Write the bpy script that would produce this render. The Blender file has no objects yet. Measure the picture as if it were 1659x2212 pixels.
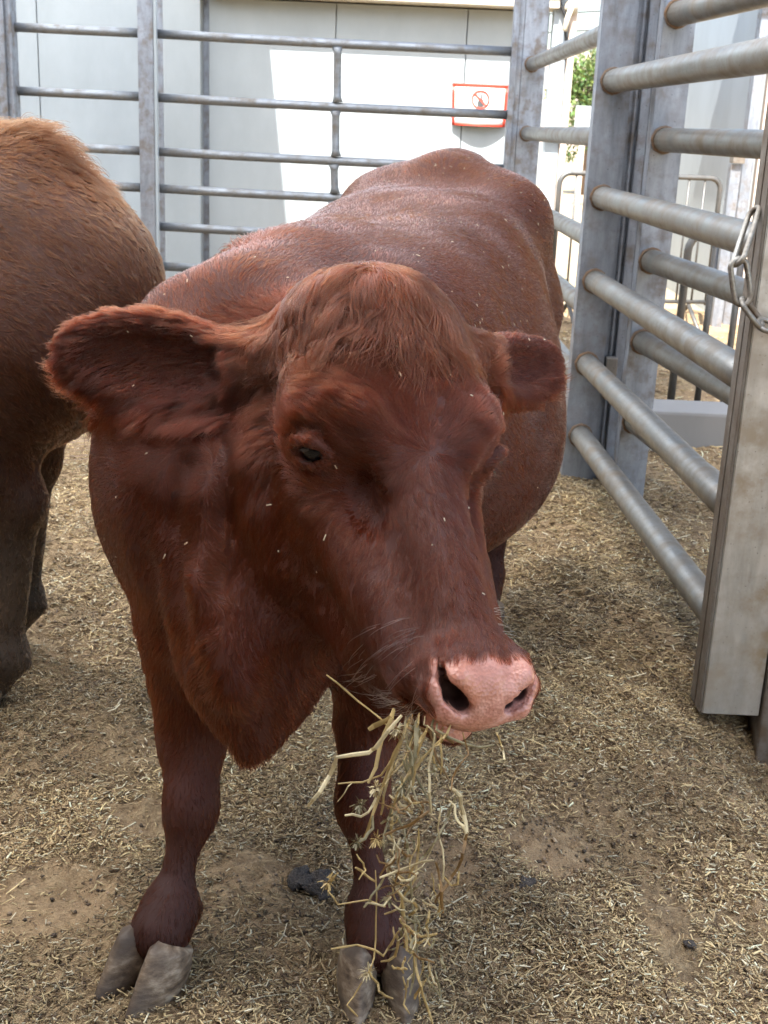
import bpy, bmesh, math, random
import numpy as np
from mathutils import Vector, Matrix

# ------------------------------------------------------------------ camera, sky, sun, exposure
sc = bpy.context.scene
CAM_H = 1.15
PITCH, ROLL = math.radians(17.5), math.radians(2.54)
FPX, PCX, PCY = 2636.0, 829.5, 1106.0          # focal length / centre measured on a 1659 x 2212 print of the photo
_fwd = np.array([0, math.cos(PITCH), -math.sin(PITCH)])
_up0 = np.array([0, math.sin(PITCH), math.cos(PITCH)])
_rt0 = np.array([1.0, 0, 0])
_rt = math.cos(ROLL)*_rt0 + math.sin(ROLL)*_up0
_up = -math.sin(ROLL)*_rt0 + math.cos(ROLL)*_up0
cam_d = bpy.data.cameras.new('camera')
cam_d.sensor_fit = 'VERTICAL'; cam_d.sensor_height = 36.0
cam_d.lens = FPX/2212*36.0
cam_d.clip_start = 0.05; cam_d.clip_end = 3000
cam_d.dof.use_dof = True; cam_d.dof.focus_distance = 1.42; cam_d.dof.aperture_fstop = 18
cam = bpy.data.objects.new('camera', cam_d)
sc.collection.objects.link(cam); sc.camera = cam
cam.matrix_world = Matrix(((_rt[0], _up[0], -_fwd[0], 0), (_rt[1], _up[1], -_fwd[1], 0), (_rt[2], _up[2], -_fwd[2], CAM_H), (0, 0, 0, 1)))

SUN_EL, SUN_AZ = math.radians(58), math.radians(-11)     # the sun stands behind the camera, a little to the left
world = bpy.data.worlds.new('World'); sc.world = world; world.use_nodes = True
wn = world.node_tree.nodes; wl = world.node_tree.links
sky = wn.new('ShaderNodeTexSky'); sky.sky_type = 'NISHITA'; sky.sun_disc = False
sky.sun_elevation = SUN_EL
sky.dust_density = 2.5; sky.air_density = 1.2
wn['Background'].inputs['Strength'].default_value = 0.11
wl.new(sky.outputs[0], wn['Background'].inputs[0])
# direction the light travels
sdir = Vector((math.cos(SUN_EL)*math.sin(-SUN_AZ), math.cos(SUN_EL)*math.cos(SUN_AZ), -math.sin(SUN_EL)))
sun_d = bpy.data.lights.new('sun', 'SUN'); sun_d.energy = 4.2; sun_d.angle = math.radians(0.53); sun_d.color = (1, .97, .92)
sun = bpy.data.objects.new('sun', sun_d); sc.collection.objects.link(sun)
sun.rotation_euler = sdir.to_track_quat('-Z', 'Y').to_euler()
_to = -sdir
sky.sun_rotation = math.atan2(_to.x, _to.y)
sc.view_settings.view_transform = 'Standard'; sc.view_settings.look = 'None'
sc.view_settings.exposure = 1.95; sc.view_settings.gamma = 1.0
sc.cycles.use_denoising = True
sc.cycles.max_bounces = 6; sc.cycles.diffuse_bounces = 4; sc.cycles.glossy_bounces = 3
sc.cycles.transmission_bounces = 4; sc.cycles.transparent_max_bounces = 6
sc.cycles.sample_clamp_indirect = 6.0
sc.cycles.caustics_reflective = False; sc.cycles.caustics_refractive = False

rng = np.random.default_rng(7); random.seed(7)

# ------------------------------------------------------------------ helpers
def ray(x, y): return _fwd + _rt*((x-PCX)/FPX) - _up*((y-PCY)/FPX)
def W(x, y, d): return np.array([0, 0, CAM_H]) + ray(x, y)*d
def G(x, y, z=0.0):
    r = ray(x, y); return W(x, y, (z-CAM_H)/r[2])
def atY(x, y, Y):
    r = ray(x, y); return W(x, y, Y/r[1])
def atX(x, y, X):
    r = ray(x, y); return W(x, y, X/r[0])

def link(o, parent=None):
    sc.collection.objects.link(o)
    if parent is not None: o.parent = parent
    return o
def empty(name, loc=(0, 0, 0)):
    o = bpy.data.objects.new(name, None); o.location = loc; o.empty_display_size = .1
    return link(o)
def tag(o, label=None, cat=None, group=None, kind=None):
    if label: o['label'] = label
    if cat: o['category'] = cat
    if group: o['group'] = group
    if kind: o['kind'] = kind
    return o
def meshobj(name, verts, faces, mat=None, parent=None, smooth=False, loc=None):
    me = bpy.data.meshes.new(name); me.from_pydata([tuple(map(float, v)) for v in verts], [], [tuple(map(int, f)) for f in faces]); me.update()
    if smooth: me.shade_smooth()
    if mat: me.materials.append(mat)
    o = bpy.data.objects.new(name, me)
    if loc is not None: o.location = loc
    return link(o, parent)
def fastmesh(name, V, Fq, mat=None, parent=None, smooth=True):
    """numpy verts (n,3) and equal-sized faces (m,k)"""
    me = bpy.data.meshes.new(name); k = Fq.shape[1]
    me.vertices.add(len(V)); me.vertices.foreach_set('co', V.astype(np.float32).ravel())
    me.loops.add(Fq.size); me.loops.foreach_set('vertex_index', Fq.astype(np.int32).ravel())
    me.polygons.add(len(Fq)); me.polygons.foreach_set('loop_start', np.arange(0, Fq.size, k, dtype=np.int32))
    me.update(calc_edges=True); me.validate()
    if smooth: me.shade_smooth()
    if mat: me.materials.append(mat)
    return link(bpy.data.objects.new(name, me), parent)

# ------------------------------------------------------------------ implicit modelling (smooth unions of rounded shapes)
def v3(*a): return np.array(a[0] if len(a) == 1 else a, dtype=np.float64)
class Field:
    def __init__(s): s.ops = []
    def cap(s, a, b, ra, rb, k=.03, sub=False, flat=None):
        """tapered capsule; flat=(axis, f): distances along axis are multiplied by f (f>1 makes it thinner that way)"""
        a, b = v3(a), v3(b); r = max(ra, rb); f = 1.0
        if flat: f = min(1.0, flat[1]); flat = (v3(flat[0])/np.linalg.norm(flat[0]), flat[1])
        s.ops.append(('c', (a, b, ra, rb, flat), k, sub, np.minimum(a, b)-r/f, np.maximum(a, b)+r/f)); return s
    def ell(s, c, rad, R=None, k=.03, sub=False):
        """ellipsoid, R = 3x3 with axes as rows"""
        R = np.eye(3) if R is None else np.array(R); rad = v3(rad); c = v3(c)
        e = np.sqrt(((R*rad[:, None])**2).sum(0))
        s.ops.append(('e', (c, rad, R), k, sub, c-e, c+e)); return s
    @staticmethod
    def dist(kind, prm, p):
        if kind == 'c':
            a, b, ra, rb, flat = prm
            ba = b-a; t = np.clip(((p-a)@ba)/max(ba@ba, 1e-9), 0, 1)
            q = p-a-t[..., None]*ba
            if flat:
                n, f = flat; q = q + (q@n)[..., None]*n*(f-1)
                d = np.sqrt((q*q).sum(-1))-(ra+(rb-ra)*t)
                return d/max(f, 1.0)**.5 if f > 1 else d
            return np.sqrt((q*q).sum(-1))-(ra+(rb-ra)*t)
        c, rad, R = prm
        q = (p-c)@R.T
        k0 = np.sqrt(((q/rad)**2).sum(-1)); k1 = np.sqrt(((q/rad**2)**2).sum(-1))
        return np.where(k1 > 1e-9, k0*(k0-1)/np.maximum(k1, 1e-9), -rad.min())
    @staticmethod
    def blend(D, d, k, sub):
        if sub: d = -d; h = np.maximum(k-np.abs(D-d), 0)/k; return np.maximum(D, d)+h*h*k*.25
        h = np.maximum(k-np.abs(D-d), 0)/k; return np.minimum(D, d)-h*h*k*.25
    def at(s, p):
        D = np.full(p.shape[:-1], .3)
        for kind, prm, k, sub, lo, hi in s.ops:
            m = np.all((p > lo-k-.02) & (p < hi+k+.02), axis=-1)
            if m.any(): D[m] = s.blend(D[m], s.dist(kind, prm, p[m]), k, sub)
        return D
    def grad(s, p, e=.0008):
        d0 = s.at(p); g = np.stack([s.at(p+np.eye(3)[i]*e)-d0 for i in range(3)], -1)
        return g/np.maximum(np.linalg.norm(g, axis=-1, keepdims=True), 1e-9)
    def mesh(s, h):
        lo = np.min([o[4] for o in s.ops if not o[3]], 0)-3*h; hi = np.max([o[5] for o in s.ops if not o[3]], 0)+3*h
        n = np.ceil((hi-lo)/h).astype(int)+1
        ax = [lo[i]+h*np.arange(n[i]) for i in range(3)]
        D = np.full(n, .3, np.float32)
        for kind, prm, k, sub, a, b in s.ops:
            m = k+2.5*h
            i0 = np.maximum(((a-m-lo)/h).astype(int), 0); i1 = np.minimum(((b+m-lo)/h).astype(int)+2, n)
            sl = tuple(slice(i0[i], i1[i]) for i in range(3))
            P = np.stack(np.meshgrid(*[ax[i][sl[i]] for i in range(3)], indexing='ij'), -1)
            D[sl] = s.blend(D[sl], s.dist(kind, prm, P), k, sub)
        # surface nets
        ins = D < 0
        cs = np.zeros(n-1, np.int8)
        for dx in (0, 1):
            for dy in (0, 1):
                for dz in (0, 1): cs += ins[dx:n[0]-1+dx, dy:n[1]-1+dy, dz:n[2]-1+dz]
        act = (cs > 0) & (cs < 8)
        idx = np.full(n-1, -1, np.int64); cells = np.argwhere(act); idx[act] = np.arange(len(cells))
        acc = np.zeros((len(cells), 3)); cnt = np.zeros(len(cells))
        cor = [np.array(c) for c in ((0,0,0),(1,0,0),(0,1,0),(1,1,0),(0,0,1),(1,0,1),(0,1,1),(1,1,1))]
        for a, b in ((0,1),(2,3),(4,5),(6,7),(0,2),(1,3),(4,6),(5,7),(0,4),(1,5),(2,6),(3,7)):
            ca = cells+cor[a]; cb = cells+cor[b]
            da = D[tuple(ca.T)]; db = D[tuple(cb.T)]; m = (da < 0) != (db < 0)
            t = np.where(m, da/np.where(m, da-db, 1), 0)
            acc[m] += (ca+(cb-ca)*t[:, None])[m]; cnt[m] += 1
        V = lo+h*acc/cnt[:, None]
        quads = []
        for axis in range(3):
            o1, o2 = (axis+1) % 3, (axis+2) % 3
            s0 = [slice(None)]*3; s1 = [slice(None)]*3
            s0[axis] = slice(0, -1); s1[axis] = slice(1, None)
            A, B = ins[tuple(s0)], ins[tuple(s1)]
            e = np.argwhere(A != B)
            e = e[(e[:, o1] > 0) & (e[:, o2] > 0) & (e[:, o1] < n[o1]-1) & (e[:, o2] < n[o2]-1)]
            flip = A[tuple(e.T)]
            q = []
            for p1, p2 in ((-1, -1), (0, -1), (0, 0), (-1, 0)):
                c = e.copy(); c[:, o1] += p1; c[:, o2] += p2; q.append(idx[tuple(c.T)])
            q = np.stack(q, 1); q[~flip] = q[~flip][:, ::-1]
            quads.append(q)
        Q = np.concatenate(quads); Q = Q[(Q >= 0).all(1)]
        return V, Q
    def snap(s, V, it=2, e=.0008):
        I = np.eye(3)*e
        for _ in range(it):
            d = s.at(V); g = np.stack([s.at(V+I[i])-d for i in range(3)], -1)
            V = V-g/np.maximum(np.linalg.norm(g, axis=-1, keepdims=True), 1e-9)*np.clip(d, -.006, .006)[:, None]
        return V

def refine(V, Q, mask):
    """split every quad whose corners are in mask into four; border quads become fans, so the surface stays closed"""
    qm = mask[Q].any(1)
    qs, rest = Q[qm], Q[~qm]
    key = lambda a, b: np.minimum(a, b)*np.int64(len(V))+np.maximum(a, b)
    ek = np.stack([key(qs[:, i], qs[:, (i+1) % 4]) for i in range(4)], 1)
    ue, inv = np.unique(ek.ravel(), return_inverse=True); inv = inv.reshape(ek.shape)
    ea, eb = ue//len(V), ue % len(V)
    EV = (V[ea]+V[eb])/2; FV = V[qs].mean(1)
    n0 = len(V); ei = n0+inv; fi = n0+len(ue)+np.arange(len(qs))
    V2 = np.concatenate([V, EV, FV])
    new = np.concatenate([np.stack([qs[:, i], ei[:, i], fi, ei[:, (i+3) % 4]], 1) for i in range(4)])
    # neighbours that share a split edge
    rk = np.stack([key(rest[:, i], rest[:, (i+1) % 4]) for i in range(4)], 1)
    pos = np.clip(np.searchsorted(ue, rk), 0, len(ue)-1); hit = ue[pos] == rk
    plain = rest[~hit.any(1)]
    tris = []
    for r, h, p in zip(rest[hit.any(1)], hit[hit.any(1)], pos[hit.any(1)]):
        loop = []
        for i in range(4):
            loop.append(r[i])
            if h[i]: loop.append(n0+p[i])
        tris.append(loop)
    return V2, np.concatenate([plain, new]), tris
# ------------------------------------------------------------------ the red cow: frames
def unit(a): a = v3(a); return a/np.linalg.norm(a)
BO = v3(-.165, 1.60, 0); BYAW = math.radians(13.5)
BB = v3(math.sin(BYAW), math.cos(BYAW), 0); BL = v3(math.cos(BYAW), -math.sin(BYAW), 0); BZ = v3(0, 0, 1)
def T(s, l, z): return BO+BB*s+BL*l+BZ*z
BR = np.array([BL, BB, BZ])
# head frame: u to the animal's left (picture right), v down the nose, w out of the face
HP = W(835, 612, 1.50); HN = W(1064, 1425, 1.265)
HV = unit(HN-HP); _r = unit(ray(940, 1000))
_n = unit(-_r+HV*(_r@HV)); _s = np.cross(HV, _n); _s = _s if _s[0] > 0 else -_s
HYAW = math.radians(35)
HW = unit(_n*math.cos(HYAW)+_s*math.sin(HYAW)); HU = unit(_s*math.cos(HYAW)-_n*math.sin(HYAW))
HS = np.linalg.norm(HN-HP)/43.0          # one head unit = about a centimetre
HR = np.array([HU, HV, HW])
def Hd(u, v, w): return HP+HS*(HU*u+HV*v+HW*w)
def toH(p): return ((p-HP)@HR.T)/HS

EYES = []; NOSTRIL = []
def hit(f, x, y, d=1.0):
    r = ray(x, y); n = np.linalg.norm(r); r = r/n; t = d*n
    for _ in range(60):
        p = np.array([0, 0, CAM_H])+r*t; q = f.at(p[None])[0]
        if abs(q) < 2e-4: break
        t += q*.8
    return p
def red_cow_field():
    f = Field(); k = .06
    # trunk
    f.cap(T(.06, 0, .63), T(.45, 0, .66), .225, .27, k)
    f.ell(T(.78, .01, .675), (.305, .52, .30), BR, .08)
    f.ell(T(.74, .05, .555), (.275, .44, .20), BR, .08)
    for s in (-1, 1): f.cap(T(.30, s*.085, .845), T(1.12, s*.10, .925), .12, .115, .10)
    f.cap(T(.85, 0, .78), T(1.18, 0, .82), .235, .205, .08)
    f.ell(T(1.26, 0, .84), (.195, .20, .24), BR, .08)
    f.cap(T(.10, -.06, .90), T(.40, -.04, .92), .07, .06, .10)
    f.cap(T(1.10, 0, 1.045), T(1.37, 0, 1.05), .06, .045, .08)
    for s in (-1, 1):
        f.ell(T(1.16, s*.13, .975), (.08, .11, .07), BR, .10)           # hip bones
        f.cap(T(1.20, s*.12, .76), T(1.18, s*.14, .48), .145, .085, .07) # thigh
        f.cap(T(1.18, s*.14, .48), T(1.34, s*.14, .38), .08, .048, .05)
        f.cap(T(1.34, s*.14, .38), T(1.29, s*.13, .12), .042, .032, .03)
        f.cap(T(1.29, s*.13, .11), T(1.23, s*.13, .05), .042, .04, .02)
        f.ell(T(.09, s*.162, .695), (.098, .16, .235), BR, .08)            # shoulder
    # tail
    f.cap(T(1.37, 0, 1.05), T(1.47, .0, .95), .04, .03, .04); f.cap(T(1.47, 0, .95), T(1.50, 0, .45), .028, .018, .02)
    # front legs (right leg of the animal stands at the left of the picture)
    A = v3(-.258, 1.575, .47); kn = W(413, 1745, 1.735); ft = W(368, 1965, 1.715); co = W(345, 2015, 1.70)
    f.cap(A, W(415, 1590, 1.76), .080, .045, .05)
    f.cap(W(415, 1590, 1.76), kn, .045, .036, .03)
    f.ell(kn, (.030, .034, .044), None, .025)
    f.cap(kn, ft, .0225, .024, .03); f.ell(ft, (.034, .036, .032), None, .03); f.cap(ft, co, .031, .041, .03)
    f.ell(ft+v3(.03, .022, -.012), (.013, .015, .013), None, .012)
    B_ = v3(.005, 1.56, .47); kn = W(783, 1735, 1.735); ft = W(808, 1975, 1.715); co = W(815, 2035, 1.70)
    f.cap(B_, W(795, 1560, 1.76), .088, .042, .05)
    f.cap(W(795, 1560, 1.76), kn, .042, .036, .03)
    f.ell(kn, (.031, .034, .043), None, .025)
    f.cap(kn, ft, .022, .0235, .03); f.ell(ft, (.033, .036, .031), None, .03); f.cap(ft, co, .030, .042, .03)
    f.ell(ft+v3(.028, .025, -.012), (.013, .015, .013), None, .012)
    # neck, dewlap, brisket
    f.cap(T(.14, -.03, .82), Hd(0, 5, -9), .135, .085, .07)
    f.cap(T(.03, -.02, .68), Hd(0, 11, -18), .20, .10, .07)
    f.cap(W(560, 1130, 1.64), W(548, 1430, 1.60), .160, .092, .07)
    f.cap(W(545, 1430, 1.60), W(541, 1615, 1.575), .088, .022, .05, flat=(BL, 1.25))
    f.cap(W(650, 1350, 1.56), W(560, 1570, 1.575), .055, .018, .05)
    f.cap(W(455, 1270, 1.50), W(520, 1480, 1.50), .02, .02, .06)
    # head
    for s in (-1, 1):
        f.cap(Hd(s*3.9, 4, -6.2), Hd(s*5.0, 15, -6.0), 5.6*HS, 5.8*HS, .04)
        f.ell(Hd(s*7.4, 14.3, -5.2), v3(4.1, 5.2, 4.1)*HS, HR, .03)           # orbital arch
        f.cap(Hd(s*5.4, 20, -11), Hd(s*3.3, 41, -7.2), 4.7*HS, 3.0*HS, .03)   # maxilla
        f.ell(Hd(s*6.9, 15, -16.5), v3(4.6, 10.5, 9.0)*HS, HR, .05)           # masseter
        f.cap(Hd(s*4.6, 16, -23), Hd(s*2.4, 36, -13.5), 5.8*HS, 3.9*HS, .04)  # jaw
        f.cap(Hd(s*2.2, 35, -13.5), Hd(s*1.8, 40, -11.2), 3.6*HS, 2.5*HS, .03)
        f.ell(Hd(s*3.5, 43.4, -3.4), v3(2.1, 3.3, 2.8)*HS, HR, .018)          # nostril wing
    f.ell(Hd(0, .8, -5.2), v3(6.6, 4.6, 5.6)*HS, HR, .05)                          # poll
    f.ell(Hd(0, 8, -5.5), v3(8, 9, 6)*HS, HR, .04)                            # forehead
    f.cap(Hd(0, 15, -5.2), Hd(0, 39, -4.2), 5.0*HS, 3.6*HS, .03)              # nasal bridge
    f.ell(Hd(0, 42.9, -4.4), v3(4.5, 4.5, 4.1)*HS, HR, .018)                  # muzzle
    f.ell(Hd(0, 43.9, -5.3), v3(3.9, 3.0, 2.4)*HS, HR, .02)                   # upper lip
    f.ell(Hd(0, 42.9, -9.7), v3(3.4, 4.2, 2.0)*HS, HR, .010)                 # chin
    f.ell(Hd(0, 46.2, -7.75), v3(7, 5.2, .34)*HS, HR, .004, sub=True)          # mouth
    # details, placed on the surface of the animal's right half and mirrored to the left half
    def loc(pts, push=0.0):
        out = []
        for x, y in pts:
            p = hit(f, x, y); n = f.grad(p[None])[0]; out.append(toH(p+n*push))
        return out
    nos = loc([(948, 1422), (953, 1462), (980, 1508), (1006, 1536)], -.005)
    deep = loc([(950, 1432), (960, 1470), (986, 1510), (1008, 1534)], -.017)
    deep2 = loc([(962, 1470), (988, 1510), (1010, 1532)], -.028)
    rim = loc([(925, 1425), (925, 1490), (957, 1548), (1000, 1566)], -.006)
    medial = loc([(975, 1425), (990, 1465), (1020, 1500)], -.007)
    lid_u = loc([(630, 972), (648, 954), (676, 955), (706, 990)], .001)
    lid_l = loc([(634, 982), (652, 999), (680, 1004), (706, 997)], -.001)
    slit = loc([(636, 976), (655, 977), (680, 981), (702, 993)], .001)
    ball = loc([(667, 980)], -.0165)[0]
    crease = loc([(620, 945), (650, 925), (690, 930), (735, 985)], .002)
    groove = loc([(738, 1005), (775, 1050), (800, 1105), (808, 1150)], .010)
    ridge = loc([(735, 858), (790, 900), (822, 965), (830, 1040)], -.007)
    fold = loc([(560, 900), (545, 1000), (560, 1120), (600, 1230)], -.012)
    folds = [loc(q, .008) for q in ([(515, 1015), (500, 1120), (470, 1250), (455, 1340)], [(395, 1010), (365, 1130), (385, 1280)], [(665, 1330), (610, 1450), (570, 1560)], [(300, 1100), (315, 1230), (350, 1380)])]
    EYES[:] = []; NOSTRIL[:] = []
    for s in (-1, 1):
        M = lambda p: Hd(-s*p[0], p[1], p[2])
        def path(pts, rs, k, sub=False):
            for i in range(len(pts)-1): f.cap(M(pts[i]), M(pts[i+1]), rs[i], rs[i+1], k, sub)
        if s < 0:
            for q in folds: path(q, [.0065]*len(q), .035, True)
        path(ridge, (.008, .014, .015, .010), .026)
        path(fold, (.008, .012, .012, .008), .04)
        path(groove, (.010, .016, .017, .010), .016, True)
        path(rim, (.006, .009, .009, .005), .012)
        path(medial, (.006, .009, .007), .012)
        path(nos, (.003, .0062, .0095, .0085), .004, True)
        path(deep, (.004, .0065, .0095, .009), .004, True)
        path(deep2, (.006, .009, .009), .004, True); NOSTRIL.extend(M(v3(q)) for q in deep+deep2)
        tun = v3(nos[2])*.5+v3(nos[3])*.5
        f.cap(M(tun), M(tun+(.6*0+ .5, -4.5, -1.0)), .010, .007, .004, True)
        path(crease, (.002, .004, .004, .003), .012, True)
        path(lid_u, (.003, .006, .007, .004), .008)
        path(lid_l, (.003, .005, .005, .003), .008)
        path(slit, (.003, .0070, .0070, .003), .003, True)
        EYES.append(M(ball))
        f.ell(M(ball), (.0185,)*3, None, .002, sub=True)
    # ears
    for e in ears():
        f.ell(e['c'], e['rad'], e['R'], .03); f.cap(e['base'], e['mid'], .042, .034, .03)
        f.ell(e['cc'], e['crad'], e['R'], .012, sub=True)
    return f

def ears():
    out = []
    for base, tip, updir, rad in ((W(560, 815, 1.545), W(125, 755, 1.60), W(300, 680, 1.60)-W(330, 900, 1.60), (.130, .064, .028)),
                                  (W(1035, 812, 1.60), W(1205, 785, 1.74), W(1120, 735, 1.68)-W(1150, 870, 1.68), (.100, .045, .024))):
        ax = unit(tip-base); up = unit(updir-ax*(updir@ax)); nr = np.cross(ax, up)
        if nr@_r > 0: nr = -nr                       # hollow side towards the front
        R = np.array([ax, up, nr]); L = np.linalg.norm(tip-base)
        c = tip-ax*rad[0]
        out.append(dict(base=base, tip=tip, R=R, c=c, rad=rad, mid=base+ax*L*.4, cc=c+nr*.033-ax*.004,
                        crad=(rad[0]*.86, rad[1]*.78, .030), ax=ax, up=up, nr=nr, L=L))
    return out

def smooth_part(V, Q, idx, it=1, lam=.4):
    """light relaxation of the vertices flagged in idx"""
    for _ in range(it):
        acc = np.zeros_like(V); c = np.zeros(len(V))
        for i in range(4):
            for j in (1, 3):
                np.add.at(acc, Q[:, i], V[Q[:, (i+j) % 4]]); np.add.at(c, Q[:, i], 1)
        m = idx & (c > 0); V[m] += lam*(acc[m]/c[m][:, None]-V[m])
    return V

def refine_cow(f, V, Q):
    h = toH(V)
    m = (h[:, 1] > -7) & (h[:, 2] > -20) & (np.abs(h[:, 0]) < 42) & (h[:, 1] < 60)
    n0 = len(V); V, Q, tr = refine(V, Q, m); V[n0:] = f.snap(V[n0:], 1)
    def fine(V):
        h = toH(V); e = np.abs(np.abs(h[:, 0])-10.0) < 4.5
        return ((e & (np.abs(h[:, 1]-17.5) < 5.0) & (h[:, 2] > -12) & (h[:, 2] < 0)) | ((h[:, 1] > 40) & (h[:, 2] > -11.5)))
    V = f_snap_mask(f, V, fine(V), 2)
    V, Q, tr2 = refine(V, Q, fine(V)); V = f_snap_mask(f, V, fine(V), 2)
    V = smooth_part(V, Q, fine(V), 2)
    h = toH(V); V = smooth_part(V, Q, (h[:, 1] > -10) & (h[:, 2] > -25), 1, .3)
    return V, Q, tr+tr2
def f_snap_mask(f, V, m, it):
    V = V.copy(); V[m] = f.snap(V[m], it, .0005); return V
# ------------------------------------------------------------------ materials
def newmat(name, base=(.5, .5, .5), rough=.6, metal=0.0):
    m = bpy.data.materials.new(name); m.use_nodes = True
    b = m.node_tree.nodes['Principled BSDF']
    b.inputs['Base Color'].default_value = (*base, 1); b.inputs['Roughness'].default_value = rough; b.inputs['Metallic'].default_value = metal
    return m, m.node_tree.nodes, m.node_tree.links, b
def noise(n, l, scale, detail=4, rough=.55, vec=None, dist=0.0):
    t = n.new('ShaderNodeTexNoise'); t.inputs['Scale'].default_value = scale; t.inputs['Detail'].default_value = detail
    t.inputs['Roughness'].default_value = rough; t.inputs['Distortion'].default_value = dist
    if vec is not None: l.new(vec, t.inputs['Vector'])
    return t
def ramp(n, l, fac, stops):
    r = n.new('ShaderNodeValToRGB'); e = r.color_ramp.elements
    while len(e) < len(stops): e.new(.5)
    for el, (p, c) in zip(e, stops): el.position = p; el.color = (*c, 1) if len(c) == 3 else c
    l.new(fac, r.inputs[0]); return r
def mix(n, l, fac, a, b, mode='MIX'):
    m = n.new('ShaderNodeMix'); m.data_type = 'RGBA'; m.blend_type = mode
    for i, v in ((0, fac), (6, a), (7, b)):
        if hasattr(v, 'is_linked') or hasattr(v, 'links'): l.new(v, m.inputs[i])
        elif i == 0: m.inputs[0].default_value = v
        else: m.inputs[i].default_value = (*v, 1)
    return m.outputs[2]
def coords(n, l, kind='Object', scale=(1, 1, 1)):
    t = n.new('ShaderNodeTexCoord'); mp = n.new('ShaderNodeMapping'); mp.inputs['Scale'].default_value = scale
    l.new(t.outputs[kind], mp.inputs[0]); return mp.outputs[0]
def bump(n, l, h, strength, dist, b):
    bp = n.new('ShaderNodeBump'); bp.inputs['Strength'].default_value = strength; bp.inputs['Distance'].default_value = dist
    l.new(h, bp.inputs['Height']); l.new(bp.outputs[0], b.inputs['Normal']); return bp

def hair_mat(name, rough=.26):
    m = bpy.data.materials.new(name); m.use_nodes = True; n = m.node_tree.nodes; l = m.node_tree.links
    n.clear(); out = n.new('ShaderNodeOutputMaterial'); h = n.new('ShaderNodeBsdfHairPrincipled')
    h.model = 'CHIANG'; h.parametrization = 'COLOR'
    at = n.new('ShaderNodeAttribute'); at.attribute_name = 'col'
    l.new(at.outputs['Color'], h.inputs['Color'])
    h.inputs['Roughness'].default_value = rough; h.inputs['Radial Roughness'].default_value = .35
    h.inputs['Random Roughness'].default_value = .2; h.inputs['IOR'].default_value = 1.32
    l.new(h.outputs[0], out.inputs[0]); return m

def skin_mat():
    """body under the coat: vertex colour 'skin', wet pink nose where 'nose' is 1"""
    m, n, l, b = newmat('cow_hide', rough=.7)
    at = n.new('ShaderNodeAttribute'); at.attribute_name = 'skin'
    ns = n.new('ShaderNodeAttribute'); ns.attribute_name = 'nose'
    v = coords(n, l)
    t1 = noise(n, l, 60, 5, .6, v); t2 = noise(n, l, 9, 3, .5, v)
    pink = ramp(n, l, t1.outputs[0], [(.3, (.43, .18, .13)), (.55, (.60, .30, .235)), (.75, (.68, .41, .34))])
    tan = mix(n, l, ramp(n, l, t2.outputs[0], [(.45, (0, 0, 0)), (.62, (1, 1, 1))]).outputs[0], pink.outputs[0], (.40, .15, .085))
    l.new(mix(n, l, ns.outputs['Fac'], at.outputs['Color'], tan), b.inputs['Base Color'])
    vor = n.new('ShaderNodeTexVoronoi'); vor.inputs['Scale'].default_value = 260; l.new(v, vor.inputs['Vector'])
    mr = n.new('ShaderNodeMapRange'); l.new(ns.outputs['Fac'], mr.inputs[0]); mr.inputs[3].default_value = .75; mr.inputs[4].default_value = .14
    l.new(mr.outputs[0], b.inputs['Roughness'])
    mm = n.new('ShaderNodeMath'); mm.operation = 'MULTIPLY'; l.new(vor.outputs[0], mm.inputs[0]); l.new(ns.outputs['Fac'], mm.inputs[1])
    bump(n, l, mm.outputs[0], .55, .0018, b)
    b.inputs['Subsurface Weight'].default_value = 0.0
    return m

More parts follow.
